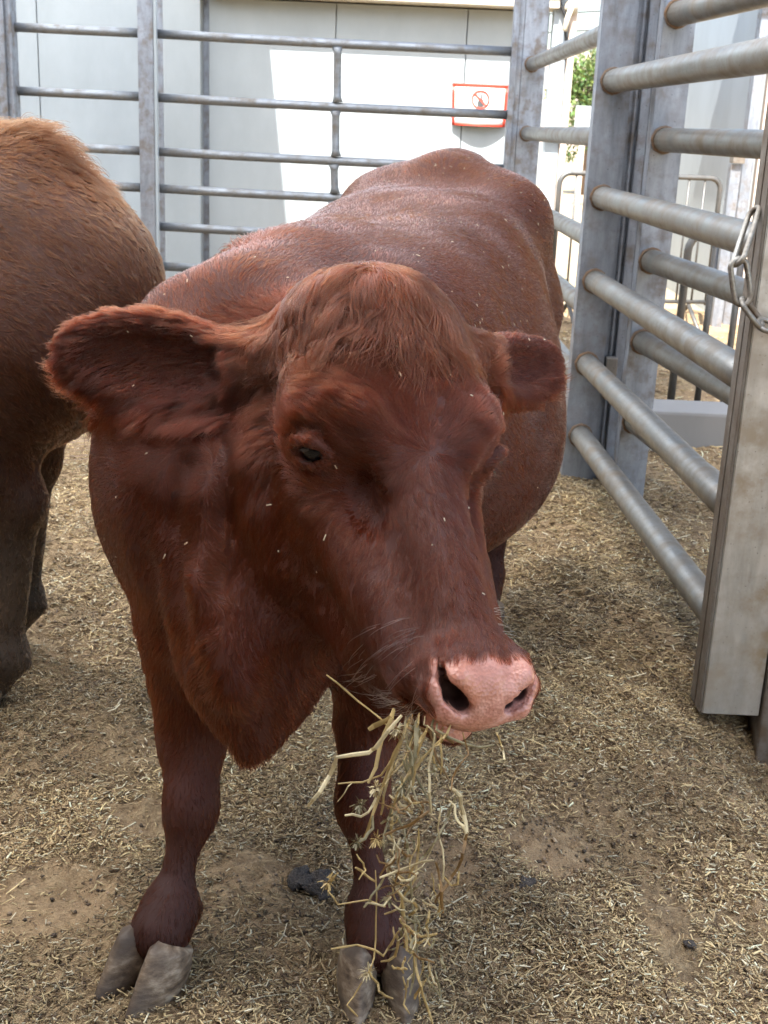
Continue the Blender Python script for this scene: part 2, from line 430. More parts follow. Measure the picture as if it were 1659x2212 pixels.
# ------------------------------------------------------------------ coat
def make_coat(name, P0, Nn, D, Lh, lift, rad, col, mat, parent, npts=5, clump=.45, cell=.010, wave=.0, seed=1, curl=None):
    """hair strands: roots P0, normals Nn, lie direction D (any vector), length, lift angle"""
    r = np.random.default_rng(seed); n = len(P0)
    Dt = D-(D*Nn).sum(1, keepdims=True)*Nn; Dt /= np.maximum(np.linalg.norm(Dt, axis=1, keepdims=True), 1e-6)
    side = np.cross(Nn, Dt)
    # broad drift and per-hair scatter of the lie
    ph = np.sin(P0@v3(31, 17, 23)+1.3)+np.sin(P0@v3(-19, 41, 13))+.7*np.sin(P0@v3(67, -53, 71))+.5*np.sin(P0@v3(-123, 97, 140))
    ang = .14*ph+r.normal(0, .16, n)
    Dt2 = Dt*np.cos(ang)[:, None]+side*np.sin(ang)[:, None]
    lf = lift*(1+r.normal(0, .3, n))
    L = Lh*np.clip(1+r.normal(0, .22, n), .4, 1.7)
    t = np.linspace(0, 1, npts)
    out = np.empty((n, npts, 3))
    w1 = r.uniform(0, 6.28, n)
    for i, a in enumerate(t):
        lie = np.sin(lf)*(a-.62*a*a)
        q = P0+L[:, None]*(Dt2*(a*np.cos(lf*.8))[:, None]+Nn*lie[:, None])
        if wave: q = q+(side*np.sin(w1*.25+ph*2+a*7.0)[:, None]+Nn*.6*np.cos(w1*.25+ph*2+a*6)[:, None])*(L*wave*a)[:, None]
        out[:, i] = q
    if np.any(clump):
        key = np.floor(P0/cell+.35*np.sin(P0[:, ::-1]*170)).astype(np.int64)
        kk = (key[:, 0]*73856093) ^ (key[:, 1]*19349663) ^ (key[:, 2]*83492791)
        _, inv = np.unique(kk, return_inverse=True); cnt = np.bincount(inv)
        for i, a in enumerate(t):
            if a == 0: continue
            c = np.stack([np.bincount(inv, out[:, i, j]) for j in range(3)], 1)/cnt[:, None]
            out[:, i] += (c[inv]-out[:, i])*(np.ones(n)*clump*a**1.3)[:, None]
        rr = r.normal(0, 1, (len(cnt), 3))[inv]
        out[:, 1:] += rr[:, None, :]*((np.ones(n)*clump)[:, None, None]*L[:, None, None]*.13*t[1:][None, :, None])
    return strands_object(name, out, rad, col, mat, parent, r)

def strands_object(name, out, rad, col, mat, parent, r):
    n, npts = out.shape[:2]; t = np.linspace(0, 1, npts)
    cu = bpy.data.hair_curves.new(name); cu.add_curves([npts]*n)
    cu.points.foreach_set('position', out.astype(np.float32).ravel())
    rd = (np.asarray(rad)*np.ones(n))[:, None]*(1-.75*t**1.5)[None, :]
    at = cu.attributes.get('radius') or cu.attributes.new('radius', 'FLOAT', 'POINT')
    at.data.foreach_set('value', rd.astype(np.float32).ravel())
    ca = cu.attributes.new('col', 'FLOAT_COLOR', 'CURVE')
    c4 = np.ones((n, 4), np.float32); c4[:, :3] = np.clip(col*(1+r.normal(0, .22, (n, 1))), .002, .9); ca.data.foreach_set('color', c4.ravel())
    cu.materials.append(mat)
    return link(bpy.data.objects.new(name, cu), parent)

def scatter(V, tris, dens, r):
    """random roots on triangles, dens per triangle (hairs per m2) -> points, normals, index"""
    a, b, c = V[tris[:, 0]], V[tris[:, 1]], V[tris[:, 2]]
    nn = np.cross(b-a, c-a); A = np.linalg.norm(nn, axis=1)/2
    cnt = r.poisson(A*dens); idx = np.repeat(np.arange(len(tris)), cnt)
    u, w = r.random(len(idx)), r.random(len(idx)); f = u+w > 1; u[f] = 1-u[f]; w[f] = 1-w[f]
    P = a[idx]+(b-a)[idx]*u[:, None]+(c-a)[idx]*w[:, None]
    return P, idx, np.stack([1-u-w, u, w], 1)

def vnormals(V, tris):
    nn = np.cross(V[tris[:, 1]]-V[tris[:, 0]], V[tris[:, 2]]-V[tris[:, 0]])
    N = np.zeros_like(V)
    for i in range(3): np.add.at(N, tris[:, i], nn)
    return N/np.maximum(np.linalg.norm(N, axis=1, keepdims=True), 1e-12)

def sstep(x, a, b): t = np.clip((x-a)/(b-a), 0, 1); return t*t*(3-2*t)

def build_red_cow():
    f = red_cow_field(); V, Q = f.mesh(.008); V, Q, extra = refine_cow(f, V, Q)
    V[:, 2] = np.maximum(V[:, 2], .004)
    root = empty('cow', tuple(BO+BB*.5))
    tag(root, 'dark red cow eating hay, standing in front with its face to the viewer', 'cow', 'cattle in the pen')
    o = BO+BB*.5; Vl = V-o
    tri = np.concatenate([Q[:, [0, 1, 2]], Q[:, [0, 2, 3]]]+[np.array([[e[0], e[i], e[i+1]] for i in range(1, len(e)-1)]) for e in extra if len(e) > 2])
    body = fastmesh('body', Vl, tri, MAT['hide'], root)
    me = body.data
    h = toH(V); sb = (V-BO)@BB; lb = (V-BO)@BL
    N = vnormals(V, tri)
    # bare skin: nose pad and lips
    pad = nose_mask(h)
    skin = np.empty((len(V), 4), np.float32); skin[:, :3] = coat_colour(V, h, sb, V[:, 2])*.8; skin[:, 3] = 1
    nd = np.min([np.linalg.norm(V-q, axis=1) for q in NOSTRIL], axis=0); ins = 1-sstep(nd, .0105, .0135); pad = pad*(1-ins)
    skin[:, :3] = skin[:, :3]*(1-ins[:, None])+v3(.045, .016, .012)*ins[:, None]  # shade inside the nostrils, painted into the skin colour
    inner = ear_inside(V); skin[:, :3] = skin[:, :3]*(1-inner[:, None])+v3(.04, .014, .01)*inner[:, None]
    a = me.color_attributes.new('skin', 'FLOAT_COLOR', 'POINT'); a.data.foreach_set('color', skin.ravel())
    a = me.attributes.new('nose', 'FLOAT', 'POINT'); a.data.foreach_set('value', pad.astype(np.float32))
    # eyes
    for c in EYES:
        e = uvball('eye', c-o, .0182, MAT['eye'], root)
    for pts in HOOVES: hoof(pts, root, o)
    # coat
    tc = V[tri].mean(1); th = h[tri].mean(1); ts = sb[tri].mean(1); tp = pad[tri].mean(1)
    head = (sstep(th[:, 1], -9, -5)*sstep(th[:, 2], -27, -20)*sstep(-np.abs(th[:, 0]), -46, -42))
    dens = 55000+230000*head
    dens = np.where((ts > 1.45) | (tc[:, 2] < .05), 25000, dens)
    dens = dens*(1-sstep(tp, .25, .6))*(1-sstep(ins[tri].mean(1), .1, .4))
    r = np.random.default_rng(3)
    P0, idx, bc = scatter(V, tri, dens, r)
    Nn = (N[tri[idx]]*bc[:, :, None]).sum(1); Nn /= np.linalg.norm(Nn, axis=1, keepdims=True)
    hh = toH(P0); D, Ln, lift, rad, hd = coat_flow(P0, Nn, hh)
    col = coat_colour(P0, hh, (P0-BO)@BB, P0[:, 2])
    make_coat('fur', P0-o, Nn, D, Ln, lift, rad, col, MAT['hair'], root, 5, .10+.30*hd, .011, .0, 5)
    # the long wavy tuft that falls from the poll over the forehead, and the fringes of the ears
    m = sstep(th[:, 1], -6, -4)*(1-.70*sstep(th[:, 1], 1, 4)-.30*sstep(th[:, 1], 7, 9))*sstep(th[:, 2], -12, -7)*(1-sstep(np.abs(th[:, 0]), 7, 11))
    P1, idx, bc = scatter(V, tri, m*300000, r); N1 = N[tri[idx, 0]]; h1 = toH(P1)
    D1 = HU*(h1[:, :1]*.17+r.normal(0, .10, (len(P1), 1)))+HV*(.9+.05*(h1[:, 1:2]+4))-HW*.25
    L1 = np.clip(.160-.004*np.abs(h1[:, 0])**1.15-.009*np.maximum(h1[:, 1], 0), .06, .165)*r.uniform(.75, 1.1, len(P1))
    out = long_groom(f, P1, N1, L1, 12, r)
    strands_object('forelock', out-o, .00042, coat_colour(P1, h1, 0*L1, P1[:, 2])*1.15, MAT['hair'], root, r)
    for e in ears():
        q = (tc-e['c'])@e['R'].T/v3(e['rad'])
        inside = (np.abs(q[:, 0]) < 1.08) & (np.abs(q[:, 1]) < 1.15) & (np.abs(q[:, 2]) < 1.6)
        rr = np.sqrt(q[:, 0]**2+q[:, 1]**2)
        m = inside*(.35+1.0*sstep(rr, .72, .95))
        P1, idx, bc = scatter(V, tri, m*300000, r); N1 = N[tri[idx, 0]]
        q = (P1-e['c'])@e['R'].T/v3(e['rad']); rr = np.sqrt(q[:, 0]**2+q[:, 1]**2)
        low = sstep(-q[:, 1], .0, .8)
        D1 = e['ax']*(.9+.4*q[:, :1])+e['up']*(q[:, 1:2]*.5-.45)+e['nr']*.35*(1-rr[:, None])+r.normal(0, .15, P1.shape)
        L1 = (.022+.006*sstep(rr, .6, 1)+.020*low)*(e['rad'][1]/.064)*r.uniform(.6, 1.2, len(P1))
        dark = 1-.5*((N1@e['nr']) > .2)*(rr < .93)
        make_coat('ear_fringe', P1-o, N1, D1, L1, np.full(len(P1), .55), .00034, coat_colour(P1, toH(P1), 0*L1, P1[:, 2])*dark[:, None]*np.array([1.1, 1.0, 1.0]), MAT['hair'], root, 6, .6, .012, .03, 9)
    # whiskers
    hp = []
    for _ in range(300):
        s_ = r.choice([-1, 1]); hp.append((s_*r.uniform(1.5, 5.5), r.uniform(35.5, 45.5), r.uniform(-13, -4.0)))
    P1 = np.array([Hd(*p) for p in hp]); P1 = f.snap(P1, 4); P1 = P1[np.abs(f.at(P1)) < .002]; N1 = f.grad(P1); h1 = toH(P1)
    k = nose_mask(h1) < .3; P1, N1, h1 = P1[k], N1[k], h1[k]
    D1 = HU*np.sign(h1[:, :1])*.8+HW*-.6+HV*.25
    make_coat('whiskers', P1-o, N1, D1, np.full(len(P1), .042), np.full(len(P1), .62), .00026, np.full((len(P1), 3), .5), MAT['hair'], root, 6, 0, .01, .02, 11)
    # eyelashes
    lp = []
    for s_ in (0, 1):
        c = EYES[s_]; sg = -1 if s_ == 0 else 1
        for t in np.linspace(-1, 1, 34):
            p = c+HS*(HU*sg*1.25+HV*(t*1.5)+HW*(.75-.35*t*t)); lp.append((p, unit(HU*sg+HW*.35), HU*sg*.8+HW*-.9+HV*(t*.5-.3)))
    P1 = f.snap(np.array([p for p, _, _ in lp]), 3); N1 = np.array([n for _, n, _ in lp]); D1 = np.array([d for _, _, d in lp])
    make_coat('eyelashes', P1-o, N1, D1, np.full(len(P1), .017), np.full(len(P1), 1.0), .00038, np.full((len(P1), 3), .03), MAT['hair'], root, 5, .2, .01, .0, 12)
    return f, V, tri, N

def long_groom(f, P0, N0, L, npts, r):
    """long locks that fan out from the poll and follow the skull at a small, growing distance"""
    n = len(P0); cell = .016
    key = np.floor(P0/cell+.4*np.sin(P0[:, ::-1]*120)).astype(np.int64); kk = (key[:, 0]*73856093) ^ (key[:, 1]*19349663) ^ (key[:, 2]*83492791)
    _, inv = np.unique(kk, return_inverse=True); m = inv.max()+1; cnt = np.bincount(inv)
    ph, am, sp, hi, ln = r.uniform(0, 6.28, m)[inv], r.uniform(.25, .9, m)[inv], r.normal(0, .28, m)[inv], r.uniform(.003, .014, m)[inv], r.uniform(.7, 1.15, m)[inv]
    out = np.empty((n, npts, 3)); p = P0.copy(); out[:, 0] = p; st = (L*ln/(npts-1))[:, None]; jit = r.normal(0, .16, n)
    for i in range(1, npts):
        a = i/(npts-1); h = toH(p)
        ang = np.arctan2(h[:, 0]*.10, 1.0)*1.3+sp+jit+am*a*np.sin(ph+a*7.5)
        d = HU*np.sin(ang)[:, None]+HV*np.cos(ang)[:, None]
        p = p+d*st
        dist = f.at(p); g = f.grad(p); want = hi*np.sin(min(a*1.25, 1)*2.6)+.0012*(1+r.random(n))
        p = p+g*np.clip(want-dist, -.02, .02)[:, None]
        c = np.stack([np.bincount(inv, p[:, j]) for j in range(3)], 1)/cnt[:, None]
        out[:, i] = p+(c[inv]-p)*(.48*a**.8)
    return out

def flecks(f, n=130):
    """chaff caught in the coat"""
    r = np.random.default_rng(77); P = []
    while len(P) < n:
        x, y = r.uniform(230, 1190), r.uniform(330, 1350)
        if r.random() < .62: x, y = r.uniform(820, 1190), r.uniform(360, 760)
        p = hit(f, x, y)
        if abs(f.at(p[None])[0]) < .002: P.append(p)
    P = np.array(P); N = f.grad(P); V = []; col = []
    for p, nn in zip(P, N):
        a = unit(np.cross(nn, r.normal(0, 1, 3))); b = np.cross(nn, a); L, w = r.uniform(.0008, .0038), r.uniform(.0005, .0010); c = p+nn*(.004+.004*r.random())
        V += [c-a*L-b*w, c+a*L-b*w, c+a*L+b*w, c-a*L+b*w, c+nn*.0012]; col += [np.array([.45, .38, .27])*r.uniform(.6, 1.25)]*5
    V = np.array(V); bs = (np.arange(n)*5)[:, None]
    F = np.concatenate([bs+np.array([[0, 1, 4]]), bs+np.array([[1, 2, 4]]), bs+np.array([[2, 3, 4]]), bs+np.array([[3, 0, 4]])])
    o = fastmesh('chaff_flecks', V, F, MAT['litter'], None, False); c4 = np.ones((len(V), 4), np.float32); c4[:, :3] = np.clip(np.array(col), 0, .9)
    at = o.data.color_attributes.new('col', 'FLOAT_COLOR', 'POINT'); at.data.foreach_set('color', c4.ravel()); tag(o, kind='stuff')

def nose_mask(h):
    """1 on the bare pad between and below the nostrils and on the lower lip"""
    u, v, w = h[:, 0], h[:, 1], h[:, 2]
    wob = .25*np.sin(u*2.3+1)+.18*np.sin(w*3.1)
    front = sstep(v+wob, 41.9, 43.3)
    # pad reaches up the front, its upper edge dips in the middle
    side = 1-sstep(np.abs(u), 5.1+.12*w, 5.9+.12*w)
    low = sstep(w, -7.75, -7.3)
    wing = np.exp(-(((np.abs(u)-4.6)/1.5)**2+((v-44.6)/1.9)**2+((w+2.6)/2.4)**2))
    lip = sstep(v, 44.0, 44.6)*sstep(w, -9.5, -9.2)*(1-sstep(w, -8.0, -7.8))*(1-sstep(np.abs(u), 2.6, 3.1))
    return np.clip(np.maximum(np.maximum(front*side*low, sstep(wing, .35, .75)*low), lip), 0, 1)

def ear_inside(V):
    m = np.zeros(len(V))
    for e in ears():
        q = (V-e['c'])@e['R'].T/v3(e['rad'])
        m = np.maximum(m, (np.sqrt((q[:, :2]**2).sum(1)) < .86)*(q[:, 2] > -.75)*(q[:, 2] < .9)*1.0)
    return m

def coat_colour(P, h, s, z):
    base = v3(.070, .0125, .0034)
    c = np.repeat(base[None], len(P), 0)
    n = np.sin(P@v3(9, 14, 5))+np.sin(P@v3(-17, 6, 11)+2)+.6*np.sin(P@v3(31, 22, -27))
    c = c*(1+.09*n)[:, None]
    back = sstep(z, .70, .95)*sstep(s, .25, .5)
    c = c*(1-back[:, None])+v3(.088, .0180, .0036)*(1+.06*n)[:, None]*back[:, None]       # dusty, browner back
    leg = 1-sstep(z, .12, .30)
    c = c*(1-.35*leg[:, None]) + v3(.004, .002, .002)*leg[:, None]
    top = sstep(h[:, 1], -6, 0)*(1-sstep(h[:, 1], 8, 14))*sstep(h[:, 2], -14, -6)*(np.abs(h[:, 0]) < 13)
    c = c*(1-top[:, None]*.5)+v3(.095, .024, .010)*(top[:, None]*.5)
    muz = sstep(h[:, 1], 34, 40)*(1-sstep(h[:, 2], -10, 2)*.3)*(np.abs(h[:, 0]) < 9)*(h[:, 2] > -16)
    c = c*(1-.22*muz[:, None])
    return np.clip(c, .004, 1)

def coat_flow(P, N, h):
    u, v, w = h[:, 0], h[:, 1], h[:, 2]
    r = np.random.default_rng(21)
    head = sstep(v, -9, -4)*sstep(w, -27, -21)*sstep(-np.abs(u), -15, -13)*(v < 60)
    # body: backwards and down; legs straight down
    leg = 1-sstep(P[:, 2], .30, .50)
    body = BB*(1-leg[:, None])*.9+v3(0, 0, -1)*(.55+.6*leg[:, None])
    # neck: back along the neck and down
    D = body
    # face: away from the whorl between the eyes; down the nose, up the brow, back over the cheeks
    wv = v-21.0
    fx = u*.16; fy = wv*.22
    face = HU*np.clip(fx, -1.2, 1.2)[:, None]+HV*np.clip(fy, -1, 1.3)[:, None]
    cheek = sstep(-w, 7.5, 11.5)
    back = HW*-1.0+HV*(.45-.9*sstep(v, 8, 0))[:, None]*np.ones((1, 3))
    face = face*(1-cheek[:, None])+back*cheek[:, None]
    D = D*(1-head[:, None])+face*head[:, None]
    Ln = np.full(len(P), .013)
    Ln = np.where(leg > .5, .010, Ln)
    brisket = (P[:, 2] < .55)*(P[:, 1] < 1.62)*(P[:, 2] > .33)
    Ln = np.where(brisket, .022, Ln)
    hl = .013+.011*(1-sstep(v, 8, 26))-.004*sstep(v, 30, 40)
    Ln = Ln*(1-head)+hl*head
    ed = np.min([np.linalg.norm(P-e, axis=1) for e in EYES], axis=0); Ln = Ln*(.22+.78*sstep(ed, .020, .042))
    withers = np.exp(-(((P-W(480, 535, 1.86))/v3(.09, .12, .05))**2).sum(1))
    Ln = Ln+.045*withers
    lift = .10+.33*head*(1-sstep(v, 10, 24))+.5*withers+.10*(Ln > .02)
    rad = .00050*(1-head)+.00030*head
    rad = np.where(leg > .6, .0004, rad)
    return D, Ln, lift, rad, head

# ------------------------------------------------------------------ small parts
def uvball(name, c, r_, mat, parent, nu=20, nv=14):
    vs = [(0, 0, r_)]+[(r_*math.sin(math.pi*j/nv)*math.cos(2*math.pi*i/nu), r_*math.sin(math.pi*j/nv)*math.sin(2*math.pi*i/nu), r_*math.cos(math.pi*j/nv)) for j in range(1, nv) for i in range(nu)]+[(0, 0, -r_)]
    fs = [(0, 1+i, 1+(i+1) % nu) for i in range(nu)]
    for j in range(nv-2):
        for i in range(nu): fs.append((1+j*nu+i, 1+(j+1)*nu+i, 1+(j+1)*nu+(i+1) % nu, 1+j*nu+(i+1) % nu))
    b = 1+(nv-2)*nu; fs += [(len(vs)-1, b+(i+1) % nu, b+i) for i in range(nu)]
    return meshobj(name, vs, fs, mat, parent, True, tuple(c))

def claw_mesh(top, toe, heel, side, r0, r1):
    """one claw: horn wall from the sloping coronet down to a pointed, flat sole"""
    td = v3(toe[0]-heel[0], toe[1]-heel[1], 0); td = unit(td); sd = v3(-td[1], td[0], 0); nr, na = 11, 28; V = []
    base = v3(top[0], top[1], 0)
    for i in range(nr+2):
        t = min(1.0, max(0.0, (i-1)/(nr-1))); k = 0.55 if i == 0 else (1 if i <= nr else .80)
        a = (.035+.018*t)*k; b = (.0285-.002*t+.005*math.sin(t*3.1))*k; cx = -.002+.030*t
        g = 1+.010*math.sin(t*22+2*math.sin(t*9))
        for j in range(na):
            th = 2*math.pi*j/na; c_, s_ = math.cos(th), math.sin(th)
            x = a*g*c_*(1.22 if c_ > 0 else .95)+cx; y = b*g*s_*(1-.42*max(c_, 0)**2)
            if s_*side < 0: y *= .72
            z = (1-t)*(max(top[2], .05)+.010+.016*c_)+t*.004
            if i == 0: z += .006
            if i == nr+1: z = .003
            V.append(base+td*x+sd*y+v3(0, 0, z))
    Q = [(i*na+j, i*na+(j+1) % na, (i+1)*na+(j+1) % na, (i+1)*na+j) for i in range(nr+1) for j in range(na)]
    V += [base+v3(0, 0, top[2]+.012), base+td*.016+v3(0, 0, .003)]; n = len(V)
    T_ = [(q[0], q[2], q[1]) for q in Q]+[(q[0], q[3], q[2]) for q in Q]+[(n-2, j, (j+1) % na) for j in range(na)]+[(n-1, (nr+1)*na+(j+1) % na, (nr+1)*na+j) for j in range(na)]
    return np.array(V), np.array(T_)
HOOVES = []
def hoof(pts, root, o):
    V, Q = claw_mesh(*pts)
    fastmesh('hoof', V-o, Q, MAT['horn'], root)
def hooves_setup():
    # (coronet, toe on the ground, heel on the ground, ...)
    def foot(cor, toe_dir, spread, r0=.030, length=.064):
        td = unit(toe_dir); sd = v3(-td[1], td[0], 0)
        for s in (-1, 1):
            c = cor+sd*s*.025; t = v3(c[0], c[1], 0)+td*length+sd*s*spread; t[2] = .012
            hl = v3(c[0], c[1], 0)-td*.018+sd*s*.004; hl[2] = .017
            HOOVES.append((c, t, hl, s, r0, .0185))
    cL = W(338, 2048, 1.692); foot(v3(cL[0], cL[1], max(cL[2], .055)), v3(-.55, -.84, 0), .008)
    cR = W(818, 2065, 1.69); foot(v3(cR[0], cR[1], max(cR[2], .055)), v3(.10, -1, 0), .010)
    for s in (-1, 1): foot(T(1.22, s*.13, .055), -BB, .008)
hooves_setup()

MAT = {}
def cow_materials():
    MAT['hide'] = skin_mat(); MAT['hair'] = hair_mat('red_coat')
    m, n, l, b = newmat('eye', (.004, .004, .006), .06); b.inputs['Specular IOR Level'].default_value = .35; MAT['eye'] = m
    m, n, l, b = newmat('horn', rough=.62); v = coords(n, l, 'Object', (1, 1, 2.2))
    t = noise(n, l, 38, 6, .6, v); t2 = noise(n, l, 11, 3, .5, v); w_ = n.new('ShaderNodeTexWave'); w_.bands_direction = 'Z'
    w_.inputs['Scale'].default_value = 55; w_.inputs['Distortion'].default_value = 3; l.new(v, w_.inputs['Vector'])
    c = ramp(n, l, t.outputs[0], [(.32, (.065, .042, .026)), (.5, (.19, .135, .088)), (.66, (.36, .29, .21))])
    d = ramp(n, l, t2.outputs[0], [(.45, (0, 0, 0)), (.62, (1, 1, 1))])
    l.new(mix(n, l, d.outputs[0], c.outputs[0], (.085, .06, .042)), b.inputs['Base Color'])
    bump(n, l, t.outputs[0], .6, .004, b); MAT['horn'] = m
cow_materials()
# ------------------------------------------------------------------ setting: materials
def steel(name, tint=(.40, .42, .45), dirt=(.20, .145, .09), amount=.5, rough=.48, stretch=(6, 6, 1.2)):
    m, n, l, b = newmat(name, tint, rough, .82)
    v = coords(n, l, 'Object', stretch); v2 = coords(n, l, 'Object')
    t = noise(n, l, 5, 6, .65, v); t2 = noise(n, l, 16, 5, .6, v2); t3 = noise(n, l, 3.0, 4, .6, v2); t4 = noise(n, l, 170, 2, .5, v2)
    c = ramp(n, l, t.outputs[0], [(.25, tuple(x*.62 for x in tint)), (.5, tint), (.75, tuple(min(1, x*1.28) for x in tint))])
    spec = ramp(n, l, t4.outputs[0], [(.66, (0, 0, 0)), (.74, (1, 1, 1))])
    c1 = mix(n, l, spec.outputs[0], c.outputs[0], tuple(x*.3 for x in tint))
    lo, hi = .62-.30*amount, .80-.22*amount
    d = ramp(n, l, t2.outputs[0], [(lo, (0, 0, 0)), (hi, (1, 1, 1))]); d3 = ramp(n, l, t3.outputs[0], [(.32, (.25, .25, .25)), (.62, (1, 1, 1))])
    f = n.new('ShaderNodeMath'); f.operation = 'MULTIPLY'; l.new(d.outputs[0], f.inputs[0]); l.new(d3.outputs[0], f.inputs[1])
    l.new(mix(n, l, f.outputs[0], c1, dirt), b.inputs['Base Color'])
    mr = n.new('ShaderNodeMapRange'); l.new(f.outputs[0], mr.inputs[0]); mr.inputs[3].default_value = .82; mr.inputs[4].default_value = .1
    l.new(mr.outputs[0], b.inputs['Metallic'])
    rr = n.new('ShaderNodeMapRange'); l.new(t2.outputs[0], rr.inputs[0]); rr.inputs[3].default_value = rough-.12; rr.inputs[4].default_value = rough+.25
    l.new(rr.outputs[0], b.inputs['Roughness'])
    bump(n, l, t2.outputs[0], .18, .003, b)
    return m
def painted(name, base, rough=.5, grime=(.30, .24, .17), amount=.35, scale=2.5):
    m, n, l, b = newmat(name, base, rough)
    v = coords(n, l, 'Object', (1, 1, .5)); t = noise(n, l, scale, 6, .65, v); t2 = noise(n, l, 30, 5, .6, coords(n, l))
    c = ramp(n, l, t.outputs[0], [(.3, tuple(x*.86 for x in base)), (.6, base)])
    d = ramp(n, l, t2.outputs[0], [(.70-.05*amount, (0, 0, 0)), (.80, (amount,)*3)])
    l.new(mix(n, l, d.outputs[0], c.outputs[0], grime), b.inputs['Base Color'])
    bump(n, l, t.outputs[0], .15, .01, b)
    return m
def bedding_mat(name, pal, sc_=1.0):
    m, n, l, b = newmat(name, rough=.95)
    v = coords(n, l)
    t1 = noise(n, l, 1.6*sc_, 4, .6, v); t2 = noise(n, l, 26*sc_, 6, .7, v, .6); t3 = noise(n, l, 120*sc_, 4, .7, v)
    vo = n.new('ShaderNodeTexVoronoi'); vo.inputs['Scale'].default_value = 90*sc_; l.new(v, vo.inputs['Vector'])
    c1 = ramp(n, l, t2.outputs[0], [(.30, pal[0]), (.48, pal[1]), (.60, pal[2]), (.78, pal[3])])
    c2 = ramp(n, l, t3.outputs[0], [(.30, pal[0]), (.52, pal[1]), (.72, pal[3])])
    k = ramp(n, l, t1.outputs[0], [(.40, (0, 0, 0)), (.62, (1, 1, 1))])
    a = mix(n, l, .45, c1.outputs[0], c2.outputs[0])
    l.new(mix(n, l, k.outputs[0], a, mix(n, l, .6, a, pal[4])), b.inputs['Base Color'])
    ad = n.new('ShaderNodeMath'); ad.operation = 'ADD'; l.new(t2.outputs[0], ad.inputs[0]); l.new(t3.outputs[0], ad.inputs[1])
    bump(n, l, ad.outputs[0], .9, .012, b)
    return m
MAT['post'] = steel('galvanised_post', (.32, .35, .40), (.15, .115, .08), .55, .5)
MAT['rail'] = steel('weathered_pipe', (.26, .26, .245), (.155, .125, .09), .75, .38, (5, .5, 5))
MAT['rail_back'] = steel('weathered_pipe_dull', (.26, .28, .30), (.16, .14, .115), .55, .5, (.5, 5, 5))
MAT['dark_rail'] = steel('dirty_channel', (.30, .28, .25), (.13, .09, .055), 1.1, .6)
MAT['chain'] = steel('chain_steel', (.33, .32, .29), (.16, .12, .08), .7, .4, (30, 30, 30))
MAT['white_wall'] = painted('white_panel', (.38, .42, .435), .45, (.45, .38, .28), .5)
MAT['white_wall2'] = painted('white_panel_grey', (.40, .45, .48), .5, (.40, .34, .26), .6)
MAT['cream'] = painted('cream_trim', (.68, .62, .50), .55)
MAT['beige'] = painted('beige_post', (.60, .50, .42), .6)
MAT['roof'] = painted('roof_sheet', (.50, .51, .52), .5)
def light_sheet_mat():
    m = bpy.data.materials.new('translucent_light_sheet'); m.use_nodes = True; n = m.node_tree.nodes; l = m.node_tree.links; n.clear()
    out = n.new('ShaderNodeOutputMaterial'); d = n.new('ShaderNodeBsdfDiffuse'); t = n.new('ShaderNodeBsdfTranslucent'); mx = n.new('ShaderNodeMixShader')
    d.inputs[0].default_value = (.6, .6, .6, 1); t.inputs[0].default_value = (.92, .93, .94, 1); mx.inputs[0].default_value = .93
    l.new(d.outputs[0], mx.inputs[1]); l.new(t.outputs[0], mx.inputs[2]); l.new(mx.outputs[0], out.inputs[0]); return m
MAT['light_sheet'] = light_sheet_mat()  # for the sheet added to give soft light from above
MAT['bedding'] = bedding_mat('trampled_bedding', [(.065, .038, .019), (.25, .168, .085), (.45, .325, .175), (.66, .52, .30), (.50, .34, .19)])
MAT['yard'] = bedding_mat('dry_yard', [(.25, .19, .12), (.36, .29, .19), (.46, .38, .26), (.60, .52, .36), (.42, .33, .21)], .5)
MAT['hill'] = bedding_mat('dry_hillside', [(.22, .16, .12), (.36, .27, .20), (.46, .36, .27), (.52, .43, .30), (.30, .24, .20)], .012)
MAT['light_block'] = painted('light_block_boards', (.11, .085, .065), .85)  # kept dark so the added walls and front roof return little fill light
MAT['concrete'] = painted('concrete', (.24, .235, .225), .85, (.25, .2, .15), .5)

